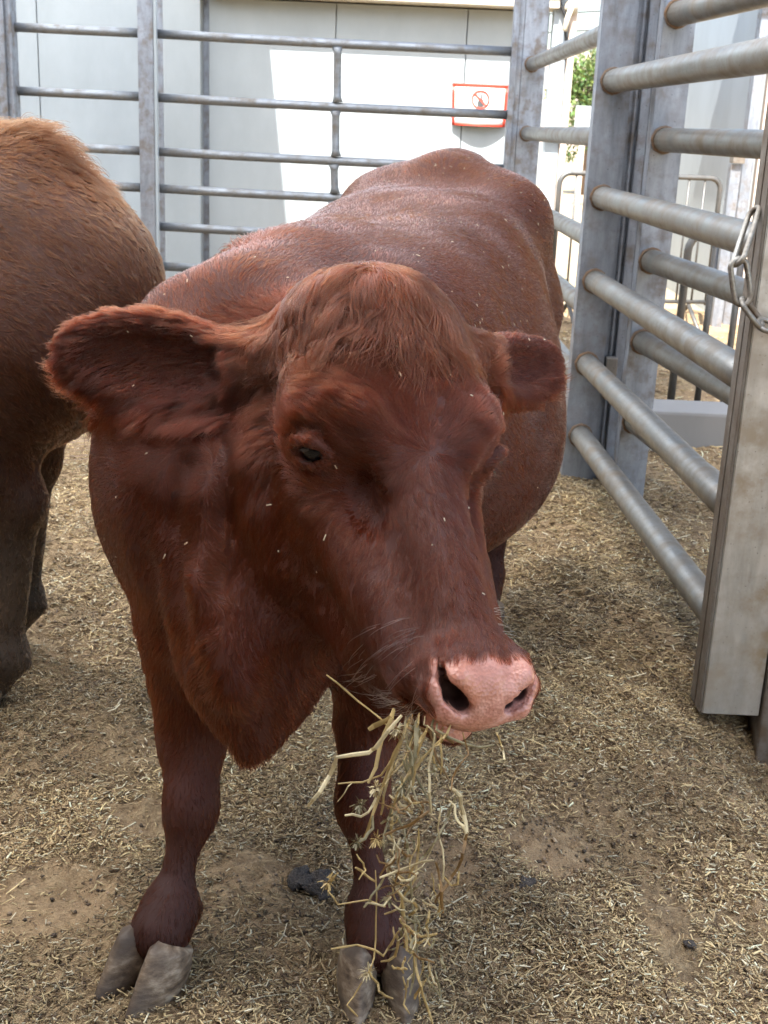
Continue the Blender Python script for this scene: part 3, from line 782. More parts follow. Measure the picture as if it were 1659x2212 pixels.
# ------------------------------------------------------------------ setting: shapes
def box(name, x0, x1, y0, y1, z0, z1, mat, parent=None, bev=.0, origin=None):
    o = np.array(origin if origin is not None else (0, 0, 0), float)
    bm = bmesh.new()
    vs = [bm.verts.new(np.array((x, y, z))-o) for x in (x0, x1) for y in (y0, y1) for z in (z0, z1)]
    for f in ((0, 1, 3, 2), (4, 6, 7, 5), (0, 4, 5, 1), (2, 3, 7, 6), (0, 2, 6, 4), (1, 5, 7, 3)): bm.faces.new([vs[i] for i in f])
    if bev: bmesh.ops.bevel(bm, geom=bm.edges[:], offset=bev, segments=2, affect='EDGES', profile=.6)
    bmesh.ops.recalc_face_normals(bm, faces=bm.faces)
    me = bpy.data.meshes.new(name); bm.to_mesh(me); bm.free(); me.materials.append(mat)
    return link(bpy.data.objects.new(name, me), parent)
def tube(name, pts, rad, mat, parent=None, sides=16, origin=(0, 0, 0), cap=True, wob=0.0):
    """round bar through pts; rad scalar or per point"""
    pts = [np.array(p, float)-np.array(origin) for p in pts]; rad = np.ones(len(pts))*rad
    V, F = [], []; prev = None
    for i, p in enumerate(pts):
        d = unit((pts[min(i+1, len(pts)-1)]-pts[max(i-1, 0)]))
        if prev is None: a = np.cross(d, (0, 0, 1) if abs(d[2]) < .9 else (1, 0, 0))
        else: a = prev-d*(prev@d)
        a = unit(a); prev = a; b = np.cross(d, a)
        for k in range(sides):
            t = 2*math.pi*k/sides; rr = rad[i]*(1+wob*math.sin(3.1*i+k*1.7))
            V.append(p+rr*(a*math.cos(t)+b*math.sin(t)))
    for i in range(len(pts)-1):
        for k in range(sides): F.append((i*sides+k, i*sides+(k+1) % sides, (i+1)*sides+(k+1) % sides, (i+1)*sides+k))
    if cap: F.append(tuple(range(sides))[::-1]); F.append(tuple((len(pts)-1)*sides+k for k in range(sides)))
    return meshobj(name, V, F, mat, parent, True)
def pipe(name, a, b, r_, mat, parent, origin, n=7, sag=.0, rnd=None):
    """long pipe with slight unevenness"""
    a, b = v3(a), v3(b); rr = rnd or random
    pts = [a+(b-a)*t+v3(0, 0, -sag*4*t*(1-t)) for t in np.linspace(0, 1, n)]
    return tube(name, pts, r_, mat, parent, 18, origin)
def extrude(name, prof, z0, z1, mat, parent, origin, close=True):
    """closed XY outline extruded along Z"""
    o = v3(origin); n = len(prof)
    V = [v3(x, y, z)-o for z in (z0, z1) for x, y in prof]
    F = [(i, (i+1) % n, n+(i+1) % n, n+i) for i in range(n)]+[tuple(range(n))[::-1], tuple(range(n, 2*n))]
    ob = meshobj(name, V, F, mat, parent)
    bm = bmesh.new(); bm.from_mesh(ob.data); bmesh.ops.recalc_face_normals(bm, faces=bm.faces)
    bmesh.ops.bevel(bm, geom=[e for e in bm.edges if abs(e.verts[0].co.z-e.verts[1].co.z) > .05], offset=.002, segments=2, affect='EDGES')
    bm.to_mesh(ob.data); bm.free(); return ob

def ground_z(x, y):
    z = .010*np.sin(x*5.1+1.2)*np.sin(y*4.3)+.008*np.sin(x*11+y*7)+.006*np.sin(x*17-y*13+2)+.004*np.sin(x*31+y*23)
    z = z+.05*np.exp(-(((x-.52)/.22)**2+((y-3.3)/.9)**2))*(1+.35*np.sin(x*19+y*9)*np.sin(y*14))                 # bedding heaped along the gate
    z = z-.15*np.exp(-(((x-.86)/.12)**2+((y-2.16)/.20)**2))                 # hollow worn at the gate post
    for hx, hy in ((-.298, 1.413), (.024, 1.378), (-.26, 1.46), (.02, 1.44), (-.74, 2.22)):
        q = np.exp(-(((x-hx)/.12)**2+((y-hy)/.12)**2)); z = z*(1-q)+.013*q
    return z-.004

def build_setting():
    # --- ground
    zg = -.03; GX, GY = (-400, -4.0, 4.0, 400), (-60, -2.4, 8.7, 700)
    GV = [(x, y, zg) for x in GX for y in GY]; GF = [(i*4+j, i*4+4+j, i*4+5+j, i*4+1+j) for i in range(3) for j in range(3) if (i, j) != (1, 1)]
    g = meshobj('ground', GV, GF, MAT['yard'])
    tag(g, kind='structure')
    xs = np.concatenate([np.linspace(-4.2, -1.2, 40), np.linspace(-1.15, 1.35, 190), np.linspace(1.4, 4.2, 40)]); ys = np.concatenate([np.linspace(-2.5, 1.05, 30), np.linspace(1.07, 4.2, 240), np.linspace(4.25, 8.75, 90)])
    X, Y = np.meshgrid(xs, ys, indexing='ij'); r = np.random.default_rng(5)
    Z = ground_z(X, Y)+r.normal(0, .0040, X.shape)
    V = np.stack([X, Y, Z], -1).reshape(-1, 3); nx, ny = X.shape
    I = np.arange(nx*ny).reshape(nx, ny)
    Q = np.stack([I[:-1, :-1], I[1:, :-1], I[1:, 1:], I[:-1, 1:]], -1).reshape(-1, 4)
    b = fastmesh('bedding_ground', V, Q, MAT['bedding']); tag(b, kind='structure')
    # far hill
    hx = np.linspace(-220, 260, 60); hy = np.linspace(70, 300, 30); HX, HY = np.meshgrid(hx, hy, indexing='ij')
    HZ = -1+15*sstep(HY, 75, 250)*(.75+.25*np.sin(HX*.021+1)+.12*np.sin(HX*.06))+.8*np.sin(HX*.31)*np.sin(HY*.23)
    I = np.arange(HX.size).reshape(HX.shape)
    h = fastmesh('hill', np.stack([HX, HY, HZ], -1).reshape(-1, 3), np.stack([I[:-1, :-1], I[1:, :-1], I[1:, 1:], I[:-1, 1:]], -1).reshape(-1, 4), MAT['hill']); tag(h, kind='structure')

    # --- white shed behind the pen
    o = (-.2, 8.8, 0); sh = empty('shed', o); tag(sh, 'white panelled shed behind the back fence, partly in sun', 'shed')
    xs = [-1.325, -.467, .415, .965]
    for i in range(3): box('wall_panel', xs[i]+.003, xs[i+1]-.003, 8.80+.002*i, 8.86, -.05, 1.925, MAT['white_wall'], sh, .004, o)
    box('wall', xs[0], xs[-1], 8.862, 11.5, -.05, 1.93, MAT['white_wall'], sh, 0, o)
    box('corner_column', -1.615, -1.365, 8.70, 8.90, -.05, 2.4, MAT['white_wall'], sh, .006, o)
    box('corner_joint', -1.365, -1.325, 8.835, 8.90, -.05, 2.3, MAT['post'], sh, 0, o)
    box('eave', -1.32, 1.0, 8.60, 8.90, 1.935, 2.02, MAT['cream'], sh, .006, o)
    box('roof', -1.4, 1.05, 8.57, 11.6, 2.022, 2.10, MAT['roof'], sh, .004, o)
    # --- grey-white cold room at the left
    o = (-2.6, 8.9, 0); cr = empty('cabin', o); tag(cr, 'shaded grey-white cabin wall left of the corner column', 'cabin')
    xs = [-4.6, -3.4, -2.52, -1.70]
    for i in range(3): box('wall_panel', xs[i]+.003, xs[i+1]-.003, 8.93+.002*i, 8.99, -.05, 2.9, MAT['white_wall2'], cr, .004, o)
    box('wall', -4.6, -1.72, 8.995, 11, -.05, 2.9, MAT['white_wall2'], cr, 0, o)
    box('corner_strip', -1.697, -1.618, 8.88, 8.99, -.05, 2.9, MAT['post'], cr, .004, o)
    # --- shelter roof over the pen (shades it), on beams; translucent sheet and walls added for the light
    o = (-1.5, 2, 3.3); rf = empty('shelter_roof', o); tag(rf, 'unseen roof over the cattle pen, with sheets and walls added to shape the light', 'roof')
    def sheet(nm, x0, x1, y0, y1, z):
        n = int((x1-x0)/.09)*2; V, F = [], []
        for i in range(n+1):
            x = x0+(x1-x0)*i/n; zz = z+(.018 if i % 2 else 0)
            V += [v3(x, y0, zz)-v3(o), v3(x, y1, zz)-v3(o)]
        for i in range(n): F.append((2*i, 2*i+2, 2*i+3, 2*i+1))
        return meshobj(nm, V, F, MAT['light_sheet'], rf)
    sheet('added_light_sheet', -5.5, ROOF_X, ROOF_S, ROOF_Y, 3.35); rs = sheet('roof_sheet', -5.5, ROOF_X, -7.5, ROOF_S+.06, 3.39); rs.data.materials[0] = MAT['light_block']; sheet('roof_sheet', -5.5, ROOF_XL, ROOF_Y-.03, 8.9, 3.39)  # translucent sheet added as overhead light; opaque front part holds light back
    for y in (-5.4, -2.4, .6, 3.6): box('beam', -5.5, ROOF_X, y-.05, y+.05, 3.18, 3.33, MAT['post'], rf, 0, o)
    box('rear_light_block', -5.5, ROOF_X, -4.1, -4.04, -.06, 3.3, MAT['light_block'], rf, 0, o)  # unseen wall added to keep light off the cow's front
    box('side_light_block', -4.3, -4.24, -4.0, 6.0, -.06, 3.3, MAT['light_block'], rf, 0, o)  # unseen wall added to cut light coming from the left
    for x, y in ((-5.3, -2.4), (-5.3, 3.6), (ROOF_X-.1, -2.4)): box('column', x-.06, x+.06, y-.06, y+.06, -.06, 3.18, MAT['post'], rf, 0, o)

ROOF_X, ROOF_Y, ROOF_XL, ROOF_S = 1.15, 6.1, -1.12, -.15  # last value shifts the front edge of the added light sheet
# ------------------------------------------------------------------ fences and gates
def lipped(x0, x1, y0, y1):
    """outline of a lipped channel post, web towards -Y, ribs on the right"""
    return [(x0, y0), (x1, y0), (x1, y1), (x1-.018, y1), (x1-.018, y0+.010), (x0+.018, y0+.010), (x0+.018, y1), (x0, y1)]
def ribbed(x0, x1, y0, y1):
    w = x1-x0
    return [(x0, y0+.006), (x0+.16*w, y0+.006), (x0+.18*w, y0), (x0+.28*w, y0), (x0+.31*w, y0+.022), (x0+.40*w, y0+.022), (x0+.42*w, y0+.004),
            (x0+.74*w, y0+.004), (x0+.77*w, y0+.026), (x0+.90*w, y0+.026), (x0+.92*w, y0+.004), (x1, y0+.004), (x1, y1), (x0, y1)]
Z_GATE = (1.319, .961, .692, .415, .166)
Z_PANEL = (1.505, 1.148, .785, .53, .268)
Z_BACK = (1.57, 1.245, .961, .763, .556, .335)
def weld(a, r_, n, parent, origin, mat):
    """weld bead round a pipe end; n = direction the pipe leaves the face"""
    n = unit(n); s = unit(np.cross(n, (0, 0, 1))); pts = [v3(a)+r_*(s*math.cos(t)+v3(0, 0, 1)*math.sin(t)) for t in np.linspace(0, 2*math.pi, 17)]
    return tube('weld', pts, .006, mat, parent, 6, origin, False, .25)

def build_fences():
    MAT['near_post'] = steel('speckled_galvanised', (.52, .51, .48), (.30, .235, .15), .8, .5, (5, 5, .7))
    MAT['weld'] = steel('weld_bead', (.22, .17, .13), (.20, .11, .05), 1.0, .7, (20, 20, 20))
    # --- gate on the right of the cow
    o = (.70, 3.2, 0); g = empty('gate', o)
    tag(g, 'galvanised pipe gate beside the red cow, chained at its near upright', 'gate', 'pipe gates and panels of the pen')
    P0, P1 = v3(.664, 4.10, 0), v3(.738, 2.34, 0)
    for z in Z_GATE:
        rl = pipe('rail', P0+v3(0, 0, z), P1+v3(0, 0, z), .0355, MAT['rail'], g, o, 9); weld(P0+v3(0, -.003, z), .0365, P1-P0, rl, o, MAT['weld'])
    extrude('upright', lipped(.612, .722, 4.10, 4.17), -.02, 2.15, MAT['post'], g, o)
    up = extrude('near_upright', [(.678, 2.300), (.796, 2.300), (.796, 2.375), (.782, 2.375), (.782, 2.312), (.690, 2.312), (.690, 2.375), (.678, 2.375), (.678, 2.345), (.681, 2.341), (.678, 2.337)], .018, 2.1, MAT['near_post'], g, o)
    extrude('side_lip', [(.671, 2.302), (.6775, 2.302), (.6775, 2.336), (.671, 2.336)], .02, 2.1, MAT['dark_rail'], g, o)
    extrude('side_lip', [(.671, 2.341), (.6775, 2.341), (.6775, 2.378), (.671, 2.378)], .02, 2.1, MAT['dark_rail'], g, o)
    # --- post between the gates (ribbed profile)
    o = (.76, 4.2, 0); p = empty('hinge_post', o); tag(p, 'ribbed galvanised post between the two pipe gates', 'post')
    extrude('profile', ribbed(.726, .815, 4.13, 4.20), -.03, 2.3, MAT['post'], p, o)
    extrude('rear_profile', lipped(.742, .79, 4.202, 4.25), -.03, 2.28, MAT['dark_rail'], p, o)
    box('hinge_plate', .728, .765, 4.085, 4.128, .30, .44, MAT['dark_rail'], p, .003, o)
    # --- outer gate
    o = (.95, 3.2, 0); g = empty('gate', o)
    tag(g, 'outer pipe gate seen through the nearer gate, opened outwards', 'gate', 'pipe gates and panels of the pen')
    Q0, Q1 = v3(.803, 3.90, 0), v3(1.02, 2.10, 0)
    for z in Z_PANEL:
        rl = pipe('rail', Q0+v3(0, 0, z), Q1+v3(0, 0, z), .0355, MAT['rail'], g, o, 9); weld(Q0+v3(.0, -.003, z), .0365, Q1-Q0, rl, o, MAT['weld'])
    extrude('upright', lipped(.762, .860, 3.90, 3.97), -.03, 2.2, MAT['post'], g, o)
    extrude('near_upright', lipped(.975, 1.07, 2.04, 2.10), .02, 2.2, MAT['post'], g, o)
    # --- near post at the right edge
    o = (.84, 2.36, 0); p = empty('gate_post', o); tag(p, 'ribbed post at the right edge that the chained gate shuts against', 'post')
    extrude('profile', ribbed(.772, .93, 2.378, 2.46), -.25, 2.4, MAT['dark_rail'], p, o)
    extrude('side_channel', lipped(.800, .93, 2.29, 2.376), -.22, 2.3, MAT['dark_rail'], p, o)
    # --- fixed panel between the hinge post and the back corner
    o = (.68, 5.6, 0); g = empty('pipe_fence', o)
    tag(g, 'pipe fence panel behind the cow, from the hinge post to the back corner', 'fence', 'pipe gates and panels of the pen')
    R0, R1 = v3(.690, 7.0, 0), v3(.73, 4.22, 0)
    for z in Z_PANEL: rl = pipe('rail', R0+v3(0, 0, z), R1+v3(0, 0, z), .0355, MAT['rail'], g, o, 9); weld(R0+v3(0, -.003, z), .0365, R1-R0, rl, o, MAT['weld'])
    o = (.68, 7.05, 0); p = empty('corner_post', o); tag(p, 'galvanised post at the back corner of the pen beside the sign', 'post')
    extrude('profile', lipped(.635, .760, 7.0, 7.08), -.05, 2.4, MAT['post'], p, o)
    extrude('side_channel', [(.575, 6.985), (.605, 6.985), (.607, 7.0), (.633, 7.0), (.633, 7.07), (.575, 7.07)], -.05, 2.4, MAT['post'], p, o)
    # --- back panels
    o = (-.35, 7.02, 0); g = empty('pipe_fence', o)
    tag(g, 'long back fence panel of thin pipes in front of the white shed', 'fence', 'back fence panels')
    for i, z in enumerate(Z_BACK): pipe('rail', (-1.34, 7.03, z+.006), (.576, 7.03, z-.004), .0245, MAT['rail_back'], g, o, 6, .004)
    zs = list(Z_BACK)+[.12]
    for i in range(6):
        z1, z0 = zs[i]-.022, zs[i+1]+.022
        tube('brace', [(-.362, 7.03, z1), (-.360, 7.03, z1-.03), (-.358, 7.03, (z0+z1)/2), (-.355, 7.03, z0+.03), (-.353, 7.03, z0)], [.030, .021, .021, .021, .030], MAT['rail_back'], g, 12, o)
    pipe('rail', (-1.34, 7.03, .12), (.576, 7.03, .12), .0245, MAT['rail_back'], g, o, 4)
    o = (-1.38, 7.0, 0); p = empty('fence_post', o); tag(p, 'grey channel post between the two back fence panels', 'post')
    extrude('profile', lipped(-1.428, -1.345, 6.96, 7.06), -.05, 2.3, MAT['post'], p, o)
    extrude('edge_strip', [(-1.344, 6.965), (-1.328, 6.965), (-1.328, 7.0), (-1.344, 7.0)], -.05, 2.3, MAT['white_wall2'], p, o)
    o = (-1.8, 7.02, 0); g = empty('pipe_fence', o)
    tag(g, 'short back fence panel above the tan cow, against the shaded cabin', 'fence', 'back fence panels')
    for z in Z_BACK: pipe('rail', (-2.12, 7.03, z+.008), (-1.43, 7.03, z+.006), .0245, MAT['rail_back'], g, o, 4)
    o = (-2.13, 7.0, 0); p = empty('fence_post', o); tag(p, 'bluish galvanised post at the upper left corner of the view', 'post')
    extrude('profile', ribbed(-2.24, -2.10, 6.94, 7.06), -.05, 2.3, MAT['post'], p, o)

    # --- chain hanging round the near upright
    o = (.69, 2.28, .9); c = empty('chain', o); tag(c, 'steel link chain hanging round the near upright of the gate', 'chain')
    def linkmesh(a, b, n, wid=.016, r_=.0055):
        a, b, n = v3(a), v3(b), v3(n); d = unit(b-a); s = unit(np.cross(d, n)); L = np.linalg.norm(b-a)/2-wid; m = (a+b)/2
        pts = []
        for k in range(25):
            t = 2*math.pi*k/24; pts.append(m+s*wid*math.cos(t)+d*(wid*math.sin(t)+(L if math.sin(t) >= 0 else -L)*min(1, abs(math.sin(t))*6)))
        return tube('link', pts, r_, MAT['chain'], c, 8, o, False)
    Yc = 2.285
    K = [(1630, 455, Yc+.06), (1594, 566, Yc-.010), (1606, 652, Yc-.012), (1642, 700, Yc-.016), (1712, 716, Yc-.016), (1770, 690, Yc-.01), (1800, 600, Yc+.02)]
    pts = [atY(*k) for k in K]
    nrm = [(1, .6, .2), (.15, -1, .1), (1, -.55, .5), (0, -.6, 1), (.2, -1, 0), (1, 0, 0)]
    for i in range(len(pts)-1):
        d = unit(pts[i+1]-pts[i]); linkmesh(pts[i]-d*.005, pts[i+1]+d*.005, nrm[i])
# ------------------------------------------------------------------ the tan cow at the left
def tan_field():
    f = Field(); k = .07
    f.ell((-.755, 2.38, .79), (.285, .245, .285), None, k)
    f.ell((-.62, 2.38, .83), (.16, .17, .17), None, .08)
    f.cap((-.85, 2.39, .775), (-1.75, 2.42, .76), .285, .30, .09)
    f.cap((-.70, 2.375, 1.05), (-1.75, 2.41, 1.04), .05, .05, .10)
    for s in (-1, 1):
        y = 2.385+s*.145
        f.ell((-.92, y, .995), (.10, .07, .07), None, .09)
        f.cap((-.70, y, .74), (-.775, y-.01, .54), .155, .095, .07)
        f.cap((-.775, y-.01, .55), (-.700+(.0 if s < 0 else -.05), y-.015, .435), .085, .047, .05)
        h = v3(-.700+(.0 if s < 0 else -.05), y-.015, .435); ft = v3(-.745+(.0 if s < 0 else -.05), y-.02, .115)
        f.ell(h+v3(.018, 0, .012), (.03, .03, .045), None, .03)
        f.cap(h, ft, .040, .036, .03); f.ell(ft, (.046, .043, .042), None, .03); f.cap(ft, ft+v3(-.03, 0, -.05), .04, .046, .03)
        f.ell(ft+v3(.042, 0, -.012), (.016, .013, .014), None, .012)
        f.cap((-1.80, y, .62), (-1.83, y, .36), .11, .055, .06); f.cap((-1.83, y, .36), (-1.85, y, .06), .045, .042, .03)
    f.cap((-1.75, 2.42, .78), (-2.2, 2.42, .95), .25, .15, .1); f.cap((-2.2, 2.42, 1.0), (-2.36, 2.42, .98), .12, .11, .06); f.cap((-2.36, 2.42, .98), (-2.68, 2.42, .72), .105, .065, .06)
    f.cap((-.66, 2.44, 1.0), (-.60, 2.60, .85), .034, .028, .04); f.cap((-.60, 2.60, .85), (-.62, 2.62, .42), .026, .018, .02)
    return f
def tan_colour(P, shade=True):
    n = np.sin(P@v3(8, 11, 13))+np.sin(P@v3(-15, 19, 7)+2)+.7*np.sin(P@v3(37, 5, -31))
    c = np.repeat(v3(.095, .029, .011)[None], len(P), 0)*(1+.13*n)[:, None]
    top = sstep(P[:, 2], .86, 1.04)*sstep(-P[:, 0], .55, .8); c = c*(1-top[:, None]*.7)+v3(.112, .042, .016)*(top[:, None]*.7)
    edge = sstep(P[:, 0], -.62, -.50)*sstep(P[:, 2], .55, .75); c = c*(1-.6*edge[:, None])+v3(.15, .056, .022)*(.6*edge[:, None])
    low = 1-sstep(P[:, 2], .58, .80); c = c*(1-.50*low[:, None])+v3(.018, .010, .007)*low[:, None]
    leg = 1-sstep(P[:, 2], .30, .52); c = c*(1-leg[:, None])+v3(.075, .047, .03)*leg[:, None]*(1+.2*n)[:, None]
    return np.clip(c, .004, 1)
def build_tan_cow():
    f = tan_field(); V, Q = f.mesh(.011); V[:, 2] = np.maximum(V[:, 2], .004)
    o = v3(-1.2, 2.4, 0); root = empty('cow', tuple(o))
    tag(root, 'tan rough-coated cow at the left edge, seen from its hindquarters', 'cow', 'cattle in the pen')
    tri = np.concatenate([Q[:, [0, 1, 2]], Q[:, [0, 2, 3]]])
    body = fastmesh('body', V-o, tri, MAT['hide2'], root); me = body.data
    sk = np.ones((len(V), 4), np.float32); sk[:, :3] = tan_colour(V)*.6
    a = me.color_attributes.new('skin', 'FLOAT_COLOR', 'POINT'); a.data.foreach_set('color', sk.ravel())
    N = vnormals(V, tri); tc = V[tri].mean(1)
    dens = np.where(tc[:, 0] > -1.25, 52000, 5000)*np.where(tc[:, 1] > 2.55, .35, 1)
    r = np.random.default_rng(13); P0, idx, bc = scatter(V, tri, dens, r)
    Nn = (N[tri[idx]]*bc[:, :, None]).sum(1); Nn /= np.linalg.norm(Nn, axis=1, keepdims=True)
    leg = 1-sstep(P0[:, 2], .42, .6)
    D = v3(.75, 0, 0)*(1-leg[:, None])+v3(0, 0, -1)*(.35+.55*sstep(1.0-P0[:, 2], .1, .4)[:, None]+.5*leg[:, None])
    crest = np.exp(-((P0[:, 0]+.66)/.14)**2)*np.exp(-((P0[:, 1]-2.375)/.06)**2)*sstep(P0[:, 2], .98, 1.03)
    D = D+v3(.6, 0, .9)*crest[:, None]*1.5
    L = .016-.006*leg+.055*crest; lift = .24+.9*crest
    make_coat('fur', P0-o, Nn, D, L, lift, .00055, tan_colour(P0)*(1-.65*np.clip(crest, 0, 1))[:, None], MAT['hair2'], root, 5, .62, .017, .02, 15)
    for y in (2.22, 2.51):
        for s in (-1, 1):
            c = v3(-.775 if y < 2.4 else -.825, y-.0+s*.023, .062)
            V, Q = claw_mesh(c, v3(c[0]-.065, c[1]+s*.006, .017), v3(c[0]+.022, c[1], .017), -s, .027, .019); fastmesh('hoof', V-o, Q, MAT['horn'], root)

# ------------------------------------------------------------------ hay in the mouth
def ribbon_tube(name, pts, w, th, mat, parent, origin):
    """flattened hollow-looking stalk along pts"""
    pts = [v3(p)-v3(origin) for p in pts]; V, F = [], []; k = 6
    for i, p in enumerate(pts):
        d = unit(pts[min(i+1, len(pts)-1)]-pts[max(i-1, 0)]); a = unit(np.cross(d, v3(.15, -1, .25))); b = np.cross(d, a)
        ww = w*(1 if 0 < i < len(pts)-1 else .7)*random.uniform(.85, 1.15)
        for j in range(k):
            t = 2*math.pi*j/k; V.append(p+a*ww*math.cos(t)+b*th*math.sin(t))
    for i in range(len(pts)-1):
        for j in range(k): F.append((i*k+j, i*k+(j+1) % k, (i+1)*k+(j+1) % k, (i+1)*k+j))
    F += [tuple(range(k))[::-1], tuple((len(pts)-1)*k+j for j in range(k))]
    return meshobj(name, V, F, mat, parent)
HAY = [  # (width in print pixels, colour, depth, points)
 (10, 0, 1.235, [(868, 1545), (811, 1616), (797, 1626), (727, 1636), (712, 1675), (690, 1712), (665, 1742)]),
 (7, 1, 1.25, [(885, 1555), (879, 1570), (851, 1628), (826, 1700), (802, 1768), (786, 1814), (764, 1827)]),
 (6, 1, 1.255, [(884, 1560), (850, 1645), (828, 1720), (823, 1760)]),
 (6, 0, 1.24, [(939, 1585), (926, 1656), (927, 1712), (932, 1757)]),
 (5, 1, 1.25, [(921, 1580), (895, 1650), (864, 1700), (850, 1745)]),
 (5, 2, 1.26, [(907, 1575), (904, 1619), (888, 1666), (845, 1749), (830, 1802), (828, 1840)]),
 (9, 0, 1.23, [(972, 1702), (994, 1720), (1002, 1760), (1009, 1799)]),
 (7, 3, 1.23, [(1009, 1801), (1003, 1830), (998, 1855), (975, 1895), (954, 1926), (957, 1972)]),
 (4, 3, 1.235, [(1000, 1582), (1006, 1605), (1012, 1630), (994, 1652), (978, 1680), (975, 1706)]),
 (7, 3, 1.25, [(830, 1804), (885, 1783), (926, 1752)]),
 (6, 0, 1.235, [(820, 1896), (895, 1868), (936, 1858)]),
 (6, 1, 1.24, [(768, 1874), (790, 1890), (812, 1905)]),
 (4, 1, 1.24, [(833, 1959), (795, 1944), (730, 1954), (709, 1926), (716, 1905), (730, 1886)]),
 (5, 1, 1.24, [(715, 2050), (771, 2041), (811, 2053), (828, 2065), (850, 2030), (873, 2000)]),
 (4, 1, 1.245, [(811, 1880), (812, 1991), (808, 2069), (795, 2103), (764, 2152), (749, 2171), (772, 2195)]),
 (6, 1, 1.235, [(868, 1940), (873, 1985), (879, 2053), (895, 2059), (904, 2115), (913, 2149), (935, 2212)]),
 (6, 3, 1.24, [(941, 1862), (950, 1900), (954, 1926), (940, 1950)]),
 (5, 1, 1.25, [(904, 1790), (904, 1839), (898, 1898), (870, 1938), (864, 1960), (830, 1975)]),
 (4, 1, 1.26, [(730, 1693), (783, 1690), (823, 1675), (850, 1630)]),
 (3, 0, 1.26, [(762, 1690), (745, 1712), (730, 1731)]),
 (5, 2, 1.25, [(885, 1850), (891, 1954), (898, 2022), (895, 2100), (885, 2150)]),
 (4, 0, 1.24, [(952, 1745), (945, 1790), (957, 1836), (957, 1904)]),
 (4, 1, 1.29, [(705, 1458), (745, 1490), (800, 1535), (840, 1572)]),
 (4, 1, 1.22, [(962, 1588), (955, 1600), (948, 1608), (940, 1612)]),
 (4, 1, 1.21, [(1072, 1582), (1078, 1596), (1086, 1618)]),
 (6, 0, 1.205, [(1085, 1612), (1088, 1628), (1090, 1642)]),
 (5, 0, 1.24, [(836, 1806), (848, 1815), (872, 1845)]),
 (6, 0, 1.24, [(842, 1835), (852, 1850), (842, 1868), (838, 1890)]),
 (5, 2, 1.25, [(870, 1640), (885, 1690), (903, 1735), (912, 1750)]),
 (5, 2, 1.26, [(985, 1720), (968, 1765), (950, 1800), (925, 1840), (905, 1860)]),
 (4, 1, 1.24, [(770, 1845), (785, 1865), (790, 1880), (775, 1900)]),
 (5, 0, 1.22, [(918, 2005), (925, 2025), (915, 2045)]),
 (4, 1, 1.245, [(870, 2110), (878, 2140), (872, 2170), (885, 2190)]),
 (4, 2, 1.25, [(957, 1966), (930, 1990), (905, 2010), (900, 2060)]),
 (5, 1, 1.235, [(860, 1890), (880, 1905), (895, 1870)]),
]
